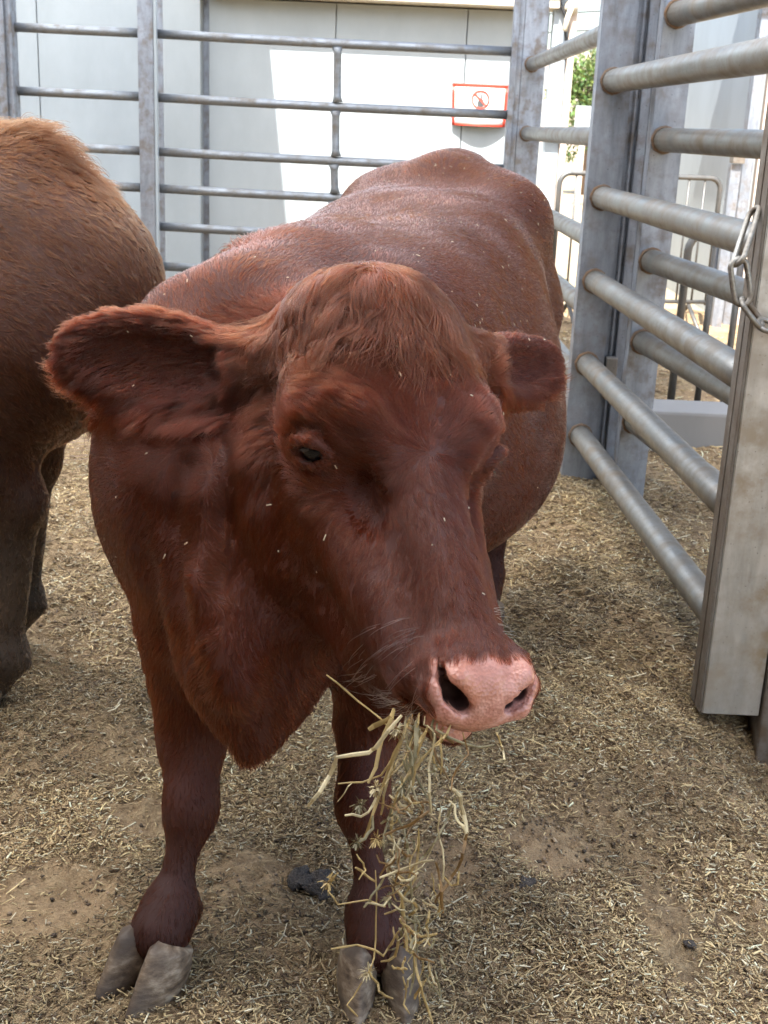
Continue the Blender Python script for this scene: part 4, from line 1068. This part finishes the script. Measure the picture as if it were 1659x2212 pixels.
def build_hay():
    def sm(nm, c, t=.15):
        m, n, l, b = newmat(nm, c, .55); tx = noise(n, l, 60, 4, .6, coords(n, l, 'Object', (1, 1, .3)))
        r_ = ramp(n, l, tx.outputs[0], [(.3, tuple(x*.6 for x in c)), (.55, c), (.75, tuple(min(.9, x*1.25) for x in c))]); l.new(r_.outputs[0], b.inputs['Base Color'])
        return m
    H = [sm('pale_straw', (.52, .42, .23)), sm('golden_straw', (.40, .28, .105)), sm('grey_green_straw', (.24, .20, .10)), sm('brown_straw', (.21, .115, .035))]
    MAT['straw0'], MAT['straw1'] = H[0], H[1]
    o = W(900, 1590, 1.26); root = empty('hay_wisp', tuple(o)); tag(root, 'tangled wisp of dry hay hanging from the red cow\'s mouth', 'hay')
    r = random.Random(4)
    for w, c, d, pts in HAY:
        q = []
        for i in range(len(pts)-1):
            for t in (0, .5): q.append(tuple(pts[i][j]+(pts[i+1][j]-pts[i][j])*t+(r.uniform(-2, 2) if t else 0) for j in (0, 1)))
        q.append(pts[-1]); d0 = d+r.uniform(-.01, .01); sl = r.uniform(-.012, .012)
        P = [W(x, y, d0+sl*i/len(q)+.006*math.sin(i*1.3+w)) for i, (x, y) in enumerate(q)]
        s = d/FPX*.5; ribbon_tube('stalk', P, w*s*1.0, max(w*s*.5, .0008), H[c], root, o)
    # thin side stems
    for i in range(85):
        t = r.random()**.8; cx = 885+r.gauss(0, 45)*(.6+.5*t)-10*t; cy = 1600+t*520; d = r.uniform(1.22, 1.275); a = r.uniform(-.9, .9)+1.57; L = r.uniform(25, 95)
        pts = []; x, y = cx, cy
        for k in range(6): pts.append(W(x, y, d)); x += L/5*math.cos(a); y += L/5*math.sin(a); a += r.gauss(0, .5); d += r.uniform(-.007, .007)
        ribbon_tube('stalk', pts, r.uniform(.0006, .0016), .0007, H[r.choice((0, 1, 1, 2, 3))], root, o)
    # the bite itself: stems and broken leaf blades gripped between the lips
    for i in range(17):
        x, y = r.uniform(842, 985), 0; y = 1552+(x-842)*.24+r.uniform(-6, 10); d = 1.275-(x-842)*.00018+r.uniform(-.008, .012); a = 1.57+r.gauss(.10, .55); L = r.uniform(25, 170)
        pts = [W(x+r.uniform(2, 8), y-r.uniform(8, 22), d+.012)]
        for k in range(5): pts.append(W(x, y, d)); x += L/4*math.cos(a); y += L/4*math.sin(a); a += r.gauss(0, .22); d -= r.uniform(-.004, .006)
        wide = r.random() < .3
        ribbon_tube('leaf_blade' if wide else 'stalk', pts, r.uniform(.0020, .0034) if wide else r.uniform(.0007, .0016), .0005 if wide else .0007, H[r.choice((0, 1, 1, 2, 2, 3))], root, o)
    # chaffy seed heads
    for (x, y) in ((778, 1740), (814, 1703), (814, 1814), (839, 1941), (709, 1907), (795, 2100), (858, 1578), (870, 1700), (772, 1820)):
        c = W(x, y, 1.245); V, F = [], []
        for k in range(85):
            dv = v3(r.gauss(0, 1), r.gauss(0, 1), r.gauss(0, 1)); dv = unit(dv); a = c+dv*r.uniform(0, .007); b = a+unit(dv+v3(0, 0, -.6))*r.uniform(.003, .008); s = unit(np.cross(dv, v3(.3, .5, .8)))*.0011
            n = len(V); V += [a-s-o, a+s-o, b+s*.4-o, b-s*.4-o]; F.append((n, n+1, n+2, n+3))
        meshobj('seed_head', V, F, H[r.choice((1, 2, 0))], root)

# ------------------------------------------------------------------ litter on the ground
def strands(n, r, area, lmin, lmax, wmin, wmax, seg=2):
    x = r.uniform(area[0], area[1], n); y = area[2]+(area[3]-area[2])*r.random(n)
    L = lmin*(lmax/lmin)**(r.random(n)**1.7); w = r.uniform(wmin, wmax, n)*(.6+.4*L/lmax); a = r.uniform(0, 6.283, n)
    bare = np.zeros(n)
    for px, py, sx, sy in ((1445, 2000, .05, .16), (1190, 1830, .09, .10), (110, 1930, .12, .12), (560, 1880, .08, .07), (950, 1890, .07, .10), (330, 1760, .09, .07)):
        g = G(px, py); bare = np.maximum(bare, np.exp(-((x-g[0])/sx)**2-((y-g[1])/sy)**2))
    drift = np.sin(x*7.3+y*4.1)+np.sin(x*-5.2+y*9.3+1.7)+.8*np.sin(x*17+y*12)
    keep = r.random(n) < np.clip((.85+.25*drift), .2, 1)*(1-.95*sstep(bare, .25, .7)); x, y, L, w, a = x[keep], y[keep], L[keep], w[keep], a[keep]; n = len(x)
    z = ground_z(x, y)+r.uniform(.0005, .009, n)
    tl = r.normal(0, .22, n); d = np.stack([np.cos(a)*np.cos(tl), np.sin(a)*np.cos(tl), np.sin(tl)], 1); s = np.stack([-np.sin(a), np.cos(a), r.normal(0, .3, n)], 1)
    bend = r.normal(0, .12, n); up = np.cross(d, s); tt = (-.5, 0, .5) if seg == 2 else (-.5, .5); k = 3*len(tt)
    st = []
    for t in tt:
        c = np.stack([x, y, z], 1)+d*(L*t)[:, None]+(s*bend[:, None]+up*(.25*np.abs(bend))[:, None])*(L*(t*t*2))[:, None]
        wt = w*(1 if t < .4 else .7)
        for ph in (0.5, 2.6, 4.7): st.append(c+s*(wt*.5*math.cos(ph))[:, None]+up*(wt*.36*math.sin(ph))[:, None])
    V = np.stack(st, 1); V[:, :, 2] = np.maximum(V[:, :, 2], (ground_z(x, y)-.002)[:, None])
    b = (np.arange(n)*k)[:, None]
    Q = np.concatenate([b+np.array([[i*3+j, i*3+(j+1) % 3, i*3+3+(j+1) % 3, i*3+3+j]]) for i in range(seg) for j in (0, 1, 2)])
    return V.reshape(-1, 3), Q, n
def attr_mat(name, rough=.7):
    m, n, l, b = newmat(name, rough=rough); at = n.new('ShaderNodeAttribute'); at.attribute_name = 'col'; l.new(at.outputs['Color'], b.inputs['Base Color']); return m
def litter(name, n, area, lmin, lmax, wmin, wmax, pal, wt, seed, kind='stuff', seg=2):
    r = np.random.default_rng(seed); V, Q, n = strands(n, r, area, lmin, lmax, wmin, wmax, seg)
    o = fastmesh(name, V, Q, MAT['litter'], None, False); c = np.array(pal)[r.choice(len(pal), n, p=wt)]*r.uniform(.65, 1.2, (n, 1))
    ctr = V.reshape(n, -1, 3).mean(1); dk = np.sin(ctr@v3(4.3, 2.9, 0)+1)+np.sin(ctr@v3(-3.1, 6.7, 0))+.8*np.sin(ctr@v3(11, -7, 0)+.5)+.6*np.sin(ctr@v3(19, 23, 0)); c = c*(.64+.46*sstep(dk, -1.6, 1.0))[:, None]*np.array([1.03, 1.0, .95])
    col = np.ones((len(V), 4), np.float32); col[:, :3] = np.repeat(np.clip(c, 0, .95), 3+3*seg, 0)
    a = o.data.color_attributes.new('col', 'FLOAT_COLOR', 'POINT'); a.data.foreach_set('color', col.ravel())
    tag(o, kind=kind); return o
def crumbs(name, n, area, smin, smax, pal, seed):
    r = np.random.default_rng(seed); x = r.uniform(area[0], area[1], n); y = r.uniform(area[2], area[3], n)
    # bunched in patches
    k = np.sin(x*6.1+y*3.7)+np.sin(x*-4.3+y*7.9+1)+np.sin(x*13+y*11); keep = r.random(n) < sstep(k, -2.0, 1.6)*.85+.15; x, y = x[keep], y[keep]; n = len(x)
    s = smin*(smax/smin)**(r.random(n)**2.2); z = ground_z(x, y)+s*.25
    base = np.array([(1, 0, 0), (-1, 0, 0), (0, 1, 0), (0, -1, 0), (0, 0, .8), (0, 0, -.8)], float)
    V = base[None]*s[:, None, None]*r.uniform(.5, 1.25, (n, 6, 1)); a = r.uniform(0, 6.28, n)
    V = np.stack([V[..., 0]*np.cos(a)[:, None]-V[..., 1]*np.sin(a)[:, None], V[..., 0]*np.sin(a)[:, None]+V[..., 1]*np.cos(a)[:, None], V[..., 2]], -1)+np.stack([x, y, z], 1)[:, None]
    T_ = np.array([(0, 2, 4), (2, 1, 4), (1, 3, 4), (3, 0, 4), (2, 0, 5), (1, 2, 5), (3, 1, 5), (0, 3, 5)])
    Fc = ((np.arange(n)*6)[:, None, None]+T_[None]).reshape(-1, 3)
    o = fastmesh(name, V.reshape(-1, 3), Fc, MAT['litter'], None, False)
    c = np.array(pal)[r.integers(len(pal), size=n)]*r.uniform(.6, 1.2, (n, 1)); col = np.ones((n*6, 4), np.float32); col[:, :3] = np.repeat(c, 6, 0)
    a = o.data.color_attributes.new('col', 'FLOAT_COLOR', 'POINT'); a.data.foreach_set('color', col.ravel()); tag(o, kind='stuff'); return o
def clod(x, y, s, label, seed, mat, group=None):
    r = random.Random(seed); g = Field()
    for k in range(11): g.ell((x+r.uniform(-.6, .6)*s, y+r.uniform(-.5, .5)*s, float(ground_z(np.array(x), np.array(y)))+s*r.uniform(.15, .45)), (s*r.uniform(.25, .6), s*r.uniform(.2, .5), s*r.uniform(.12, .3)), None, s*.10)
    V, Q = g.mesh(max(.003, s*.09)); V = V+np.array([[math.sin(v[0]*190+v[2]*160)*math.sin(v[1]*170+v[2]*80)+.6*math.sin(v[0]*430+1)*math.sin(v[1]*390+v[2]*300) for v in V]]).T*s*.06
    o = fastmesh('dung_clod', V-v3(x, y, 0), Q, mat); o.location = (x, y, 0); tag(o, label, 'dung', group); return o
def build_litter():
    pal = [(.72, .57, .31), (.58, .435, .235), (.40, .285, .150), (.86, .78, .56), (.16, .10, .052)]
    wt = [.16, .28, .30, .10, .16]
    litter('chopped_straw', 165000, (-.80, 1.02, 1.15, 2.45), .004, .019, .0018, .0044, pal, wt, 31, seg=1)
    litter('chopped_straw', 80000, (-1.25, 1.35, 2.45, 4.3), .006, .028, .0026, .0058, pal, wt, 32, seg=1)
    litter('chopped_straw', 16000, (-1.7, 1.5, 4.3, 8.0), .012, .045, .004, .008, pal, wt, 37, seg=1)
    litter('bent_chips', 14000, (-1.1, 1.2, 1.15, 3.4), .008, .026, .002, .0042, pal, [.30, .24, .14, .26, .06], 38)
    litter('loose_straw', 1500, (-1.2, 1.3, 1.15, 4.4), .03, .085, .0018, .0042, pal, [.45, .22, .08, .23, .02], 33)
    litter('straw_by_fence', 9000, (.95, 2.6, 3.2, 7.6), .015, .08, .002, .006, pal, [.36, .22, .10, .28, .04], 34)
    litter('straw_drift', 16000, (.22, .78, 2.3, 4.3), .012, .055, .0014, .0038, pal, [.14, .24, .34, .02, .26], 36)
    crumbs('bedding_crumbs', 80000, (-1.25, 1.35, 1.15, 3.6), .0012, .0065, [(.09, .06, .036), (.17, .118, .07), (.27, .19, .12), (.40, .30, .19)], 35)
    m = bedding_mat('dung', [(.06, .05, .042), (.11, .09, .075), (.16, .135, .115), (.22, .19, .16), (.12, .10, .085)], 2.0)
    gp = G(672, 1900); clod(gp[0], gp[1], .042, 'dark grey dung clod lying between the red cow\'s front legs', 1, m)
    gp = G(1135, 1925); clod(gp[0], gp[1], .017, 'small round dark dung clod right of the hanging hay', 2, m)
    gp = G(1490, 2040); clod(gp[0], gp[1], .012, 'tiny brown dung clod by the bare soil patch, lower right', 3, m)
# ------------------------------------------------------------------ sign and the sunny yard beyond
def build_yard():
    # --- sign on the shed: bowed sheet with a red frame and a prohibition ring
    def flat(nm, c, rough=.5): return newmat(nm, c, rough)[0]
    sw, sr, sk = flat('sign_white', (.50, .50, .48)), flat('sign_red', (.48, .035, .012)), flat('sign_black', (.03, .03, .03))
    o = (.53, 8.78, 1.33); s = empty('sign', o); tag(s, 'white notice with red frame and prohibition ring on the shed wall', 'sign')
    def pos(u, v, off=0.0):
        # u 0..1 across, v 0..1 up; bows away from the wall at the lower middle
        x = .340+.372*u+(-.012*(v-.5) if u < .5 else .004*(v-.5)); z = 1.182+.272*v+.010*(1-u)*v*0
        y = 8.785-.055*math.sin(math.pi*min(max(u, 0), 1))*(1-v)**1.3-.012-off
        return v3(x, y, z)-v3(o)
    def patch(nm, u0, u1, v0, v1, mat, off, nu=10, nv=6):
        V = [pos(u0+(u1-u0)*i/nu, v0+(v1-v0)*j/nv, off) for i in range(nu+1) for j in range(nv+1)]
        F = [(i*(nv+1)+j, (i+1)*(nv+1)+j, (i+1)*(nv+1)+j+1, i*(nv+1)+j+1) for i in range(nu) for j in range(nv)]
        ob = meshobj(nm, V, F, mat, s, True); md = ob.modifiers.new('s', 'SOLIDIFY'); md.thickness = .0015; return ob
    patch('sheet', 0, 1, 0, 1, sw, 0)
    patch('frame_strip', 0, 1, .93, 1, sr, .003); patch('frame_strip', 0, .045, 0, .928, sr, .003); patch('frame_strip', .955, 1, 0, .928, sr, .003); patch('frame_strip', .047, .953, 0, .05, sr, .003)
    cu, cv, R = .515, .63, .215
    asp = .372/.272
    def ring(nm, r0, r1, off, mat, a0=0, a1=2*math.pi, n=40):
        V, F = [], []
        for i in range(n+1):
            t = a0+(a1-a0)*i/n
            for rr in (r0, r1): V.append(pos(cu+rr*math.cos(t)/asp, cv+rr*math.sin(t), off))
        for i in range(n): F.append((2*i, 2*i+1, 2*i+3, 2*i+2))
        ob = meshobj(nm, V, F, mat, s); md = ob.modifiers.new('s', 'SOLIDIFY'); md.thickness = .001; return ob
    def poly(nm, pts, off, mat):
        V = [pos(cu+x/asp, cv+y, off) for x, y in pts]; ob = meshobj(nm, V, [tuple(range(len(V)))], mat, s); md = ob.modifiers.new('s', 'SOLIDIFY'); md.thickness = .001; return ob
    poly('symbol', [(-.07, -.17), (.06, -.17), (.09, -.06), (.06, .0), (.035, .03), (.03, .14), (.0, .14), (-.005, .03), (-.05, -.02), (-.08, -.09)], .0045, sk)
    ring('prohibition_ring', .185, .225, .006, sr)
    q = .7071; poly('slash', [(-.14-.016, .14-.016), (.14-.016, -.14-.016), (.14+.016, -.14+.016), (-.14+.016, .14+.016)], .0075, sr)
    # --- downpipe, cable and meter box at the shed's corner
    o = (1.04, 8.7, 0); d = empty('corner_pillar', o); tag(d, 'pale grey pillar at the shed corner with beige edge', 'pillar')
    box('pillar', .975, 1.075, 8.66, 8.78, -.05, 3.0, MAT['white_wall2'], d, .006, o); box('edge', 1.078, 1.125, 8.64, 8.78, -.05, 3.0, MAT['beige'], d, .004, o)
    cb = tube('cable', [atY(1205, -20, 8.62), atY(1212, 12, 8.62), atY(1222, 35, 8.61), atY(1220, 60, 8.61), atY(1224, 95, 8.61), atY(1222, 130, 8.62)], .010, newmat('black_cable', (.02, .02, .02), .5)[0], None, 8)
    tag(cb, 'black cable looping down the shed corner pillar', 'cable')
    o = tuple(atY(1222, 42, 8.6)); lp = empty('light_bracket', o); tag(lp, 'small white lamp bracket on the shed corner pillar', 'lamp')
    tube('arm', [atY(1234, 18, 8.60), atY(1226, 40, 8.59), atY(1220, 66, 8.57)], .018, MAT['cream'], lp, 8, o); tube('base_plate', [atY(1234, 12, 8.64), atY(1234, 20, 8.60)], .045, MAT['cream'], lp, 10, o)
    q = atY(1195, 282, 8.64); bx = box('meter_box', q[0]-.06, q[0]+.05, 8.60, 8.655, q[2]-.05, q[2]+.06, MAT['white_wall'], None, .006); tag(bx, 'small white box fixed low on the shed corner pillar', 'box')
    # --- crowd barriers
    bmat = steel('barrier_steel', (.15, .15, .145), (.10, .08, .06), .5, .5)
    def barrier(x0, y0, x1, y1, h, label, nb, r_=.016, rb=.007, z0=.14, legs=True):
        o = ((x0+x1)/2, (y0+y1)/2, 0); b = empty('crowd_barrier', o); tag(b, label, 'barrier', 'crowd barriers in the yard')
        A, B = v3(x0, y0, 0), v3(x1, y1, 0); d = unit(B-A); c = .07
        fr = [A+v3(0, 0, z0)]+[A+v3(0, 0, h-c)]+[A+d*c*(1-math.cos(t))+v3(0, 0, h-c+c*math.sin(t)) for t in np.linspace(.3, 1.57, 5)]
        fr += [B-d*c*(1-math.cos(t))+v3(0, 0, h-c+c*math.sin(t)) for t in np.linspace(1.57, .3, 5)]+[B+v3(0, 0, h-c), B+v3(0, 0, z0)]
        tube('frame', fr, r_, bmat, b, 10, o); tube('bottom_rail', [A+v3(0, 0, z0+.02), B+v3(0, 0, z0+.02)], r_*.8, bmat, b, 8, o)
        for i in range(1, nb+1):
            p = A+(B-A)*i/(nb+1); tube('bar', [p+v3(0, 0, z0+.02), p+v3(0, 0, h-.01)], rb, bmat, b, 6, o)
        nrm = v3(-d[1], d[0], 0)
        if legs:
            for p in (A+d*.12, B-d*.12): tube('foot', [p-nrm*.25+v3(0, 0, -.04), p+v3(0, 0, z0), p+nrm*.25+v3(0, 0, -.04)], .014, bmat, b, 8, o)
    barrier(.985, 7.75, 2.02, 7.95, .93, 'arched steel crowd barrier in the sun beyond the back corner', 9)
    barrier(1.16, 4.95, 2.35, 5.35, .80, 'nearer railing of thick upright bars behind the outer gate', 9, .016, .014, .05, False)
    # --- low concrete block by the gates
    o = (1.25, 4.95, 0); cb = empty('concrete_block', o); tag(cb, 'low grey concrete kerb block beyond the outer gate', 'block')
    box('block', .94, 1.9, 4.62, 4.86, -.06, .15, MAT['concrete'], cb, .012, o)
    # --- white kiosk at the right
    o = (3.4, 8.3, 0); k = empty('kiosk', o); tag(k, 'pale kiosk with framed door panel at the upper right', 'kiosk')
    box('wall', 2.27, 5.2, 8.22, 10.5, -.05, 2.9, MAT['white_wall2'], k, .004, o)
    for x0, x1, z0, z1 in ((2.40, 3.1, .10, .88), (2.40, 3.1, .92, 2.3)): box('door_panel', x0, x1, 8.19, 8.218, z0, z1, MAT['white_wall2'], k, .004, o)
    box('door_frame', 2.29, 2.37, 8.15, 8.218, -.05, 2.5, MAT['beige'], k, .003, o); box('frame_edge', 2.20, 2.268, 8.16, 8.26, -.05, 2.7, MAT['post'], k, .003, o)
    box('canopy', 2.05, 5.3, 7.75, 8.6, 2.55, 2.63, MAT['roof'], k, 0, o)
    # --- post with lock box beside the kiosk
    o = (2.12, 8.05, 0); p = empty('lamp_post', o); tag(p, 'grey post with a small lantern box beside the kiosk', 'post')
    box('post', 2.085, 2.15, 8.0, 8.07, -.05, 1.02, MAT['post'], p, .003, o); box('lantern_base', 2.085, 2.16, 7.97, 8.06, 1.025, 1.075, MAT['dark_rail'], p, .004, o)
    tube('lantern', [(2.12, 8.02, 1.077), (2.12, 8.02, 1.12), (2.12, 8.02, 1.15)], [.032, .034, .02], MAT['white_wall'], p, 12, o); box('lantern_cap', 2.075, 2.165, 7.97, 8.07, 1.152, 1.2, MAT['post'], p, .004, o)
    # --- white notice boards, picnic table, trees, overhead wires further off
    q = atY(1262, 262, 22.0); b = empty('notice_board', (q[0], 22, 0)); tag(b, 'white boards standing in front of the green tree', 'board')
    box('panel', q[0]-.16, q[0]+.16, 21.98, 22.02, q[2]-.25, q[2]+.25, MAT['white_wall'], b, 0, (q[0], 22, 0)); box('leg', q[0]-.05, q[0]+.05, 22.03, 22.08, -.06, q[2]-.1, MAT['beige'], b, 0, (q[0], 22, 0))
    q = atY(1500, 345, 22.0); b = empty('notice_board', (q[0], 22, 0)); tag(b, 'white board standing by the picnic table', 'board')
    box('panel', q[0]-.14, q[0]+.14, 21.98, 22.02, q[2]-.3, q[2]+.55, MAT['white_wall'], b, 0, (q[0], 22, 0)); box('leg', q[0]-.05, q[0]+.05, 22.03, 22.08, -.06, q[2]-.1, MAT['beige'], b, 0, (q[0], 22, 0))
    wood = painted('weathered_wood', (.23, .13, .09), .8)
    gx = atY(1488, 385, 21.0); o = (gx[0], 21, 0); t = empty('picnic_table', o); tag(t, 'brown wooden picnic table out in the sunny yard', 'table')
    for dy in (-.3, -.1, .1, .3): box('top_plank', gx[0]-.8, gx[0]+.8, 21+dy-.085, 21+dy+.085, .72, .76, wood, t, 0, o)
    for dy in (-.75, .75): box('bench_plank', gx[0]-.8, gx[0]+.8, 21+dy-.12, 21+dy+.12, .42, .46, wood, t, 0, o)
    for dx in (-.55, .55):
        for sg in (-1, 1): tube('leg', [(gx[0]+dx, 21+sg*.7, -.05), (gx[0]+dx, 21+sg*.25, .72)], .045, wood, t, 6, o)
        tube('crossbar', [(gx[0]+dx, 20.2, .40), (gx[0]+dx, 21.8, .40)], .04, wood, t, 6, o)
    leafm = attr_mat('leaves', .6)
    bark = painted('bark', (.16, .11, .075), .9)
    def tree(x, y, h, R, zc, label, seed, n=5200, asp=1.0):
        r = np.random.default_rng(seed); o = (x, y, 0); e = empty('tree', o); tag(e, label, 'tree', 'trees in the yard')
        tube('trunk', [(x, y, -.1), (x+.05, y, h*.3), (x-.04, y, h*.55), (x+.1, y, h*.8)], [.16, .12, .09, .04], bark, e, 9, o)
        for k in range(5):
            a = r.uniform(0, 6.28); tube('limb', [(x, y, h*(.35+.08*k)), (x+R*.35*math.cos(a), y+R*.35*math.sin(a), h*(.45+.09*k)), (x+R*.7*math.cos(a), y+R*.7*math.sin(a), h*(.52+.09*k))], [.06, .04, .015], bark, e, 6, o)
        cl = np.array([(x+R*.75*r.normal(0, .5), y+R*.75*r.normal(0, .5), zc+asp*R*r.normal(0, .42)) for _ in range(34)]); cr = r.uniform(.22, .42, 34)*R
        i = r.integers(34, size=n); dv = r.normal(0, 1, (n, 3)); dv /= np.linalg.norm(dv, axis=1, keepdims=True); c = cl[i]+dv*(cr[i]*r.random(n)**.45)[:, None]
        a = r.normal(0, 1, (n, 3)); a /= np.linalg.norm(a, axis=1, keepdims=True); b = np.cross(a, r.normal(0, 1, (n, 3))); b /= np.linalg.norm(b, axis=1, keepdims=True); s_ = r.uniform(.05, .11, n)[:, None]*(R/2)**.5
        V = np.stack([c-a*s_, c+b*s_*.4, c+a*s_, c-b*s_*.4], 1).reshape(-1, 3)-np.array(o)
        f = fastmesh('crown', V, (np.arange(n)*4)[:, None]+np.arange(4)[None], leafm, e, False)
        col = np.ones((n, 4), np.float32); col[:, :3] = np.array([.085, .15, .035])*r.uniform(.5, 1.5, (n, 1)); col[:, 0] *= r.uniform(.8, 1.5, n)
        at = f.data.color_attributes.new('col', 'FLOAT_COLOR', 'POINT'); at.data.foreach_set('color', np.repeat(col, 4, 0).ravel())
    q = atY(1262, 215, 26.0); tree(q[0]+.2, 26.5, 3.6, 1.0, q[2]-.1, 'round green tree seen between the corner post and the gate', 51, 4200)
    q = atY(1548, 70, 17.0); tree(q[0]+.7, 17.0, 5.2, 1.0, q[2]+.1, 'tall green tree hanging beside the kiosk', 52, 5200, 1.35)
    q = atY(1505, 345, 27.0); tree(q[0]+.3, 27, 1.6, .75, .75, 'low green bush behind the picnic table', 53, 2600)
    wm = newmat('wire', (.05, .05, .05), .6)[0]
    for j, (ya, yb) in enumerate(((32, 22), (72, 62))):
        a, b = atY(1150, ya, 34.0), atY(1330, yb, 34.0); w_ = tube('overhead_wire', [a-(b-a)*6, a, b, b+(b-a)*8], .022, wm, None, 6); tag(w_, ('upper' if j == 0 else 'lower')+' of the two thin overhead wires against the white sky', 'wire', 'overhead wires')
# ------------------------------------------------------------------ build
build_setting()
build_fences()
build_yard()
MAT['hair2'] = hair_mat('tan_coat', .42)
m_, n_, l_, b_ = newmat('tan_hide', rough=.8); at_ = n_.new('ShaderNodeAttribute'); at_.attribute_name = 'skin'; l_.new(at_.outputs['Color'], b_.inputs['Base Color']); MAT['hide2'] = m_
MAT['litter'] = attr_mat('chopped_straw')
cow_field = build_red_cow()[0]
flecks(cow_field)
build_tan_cow()
build_hay()
build_litter()
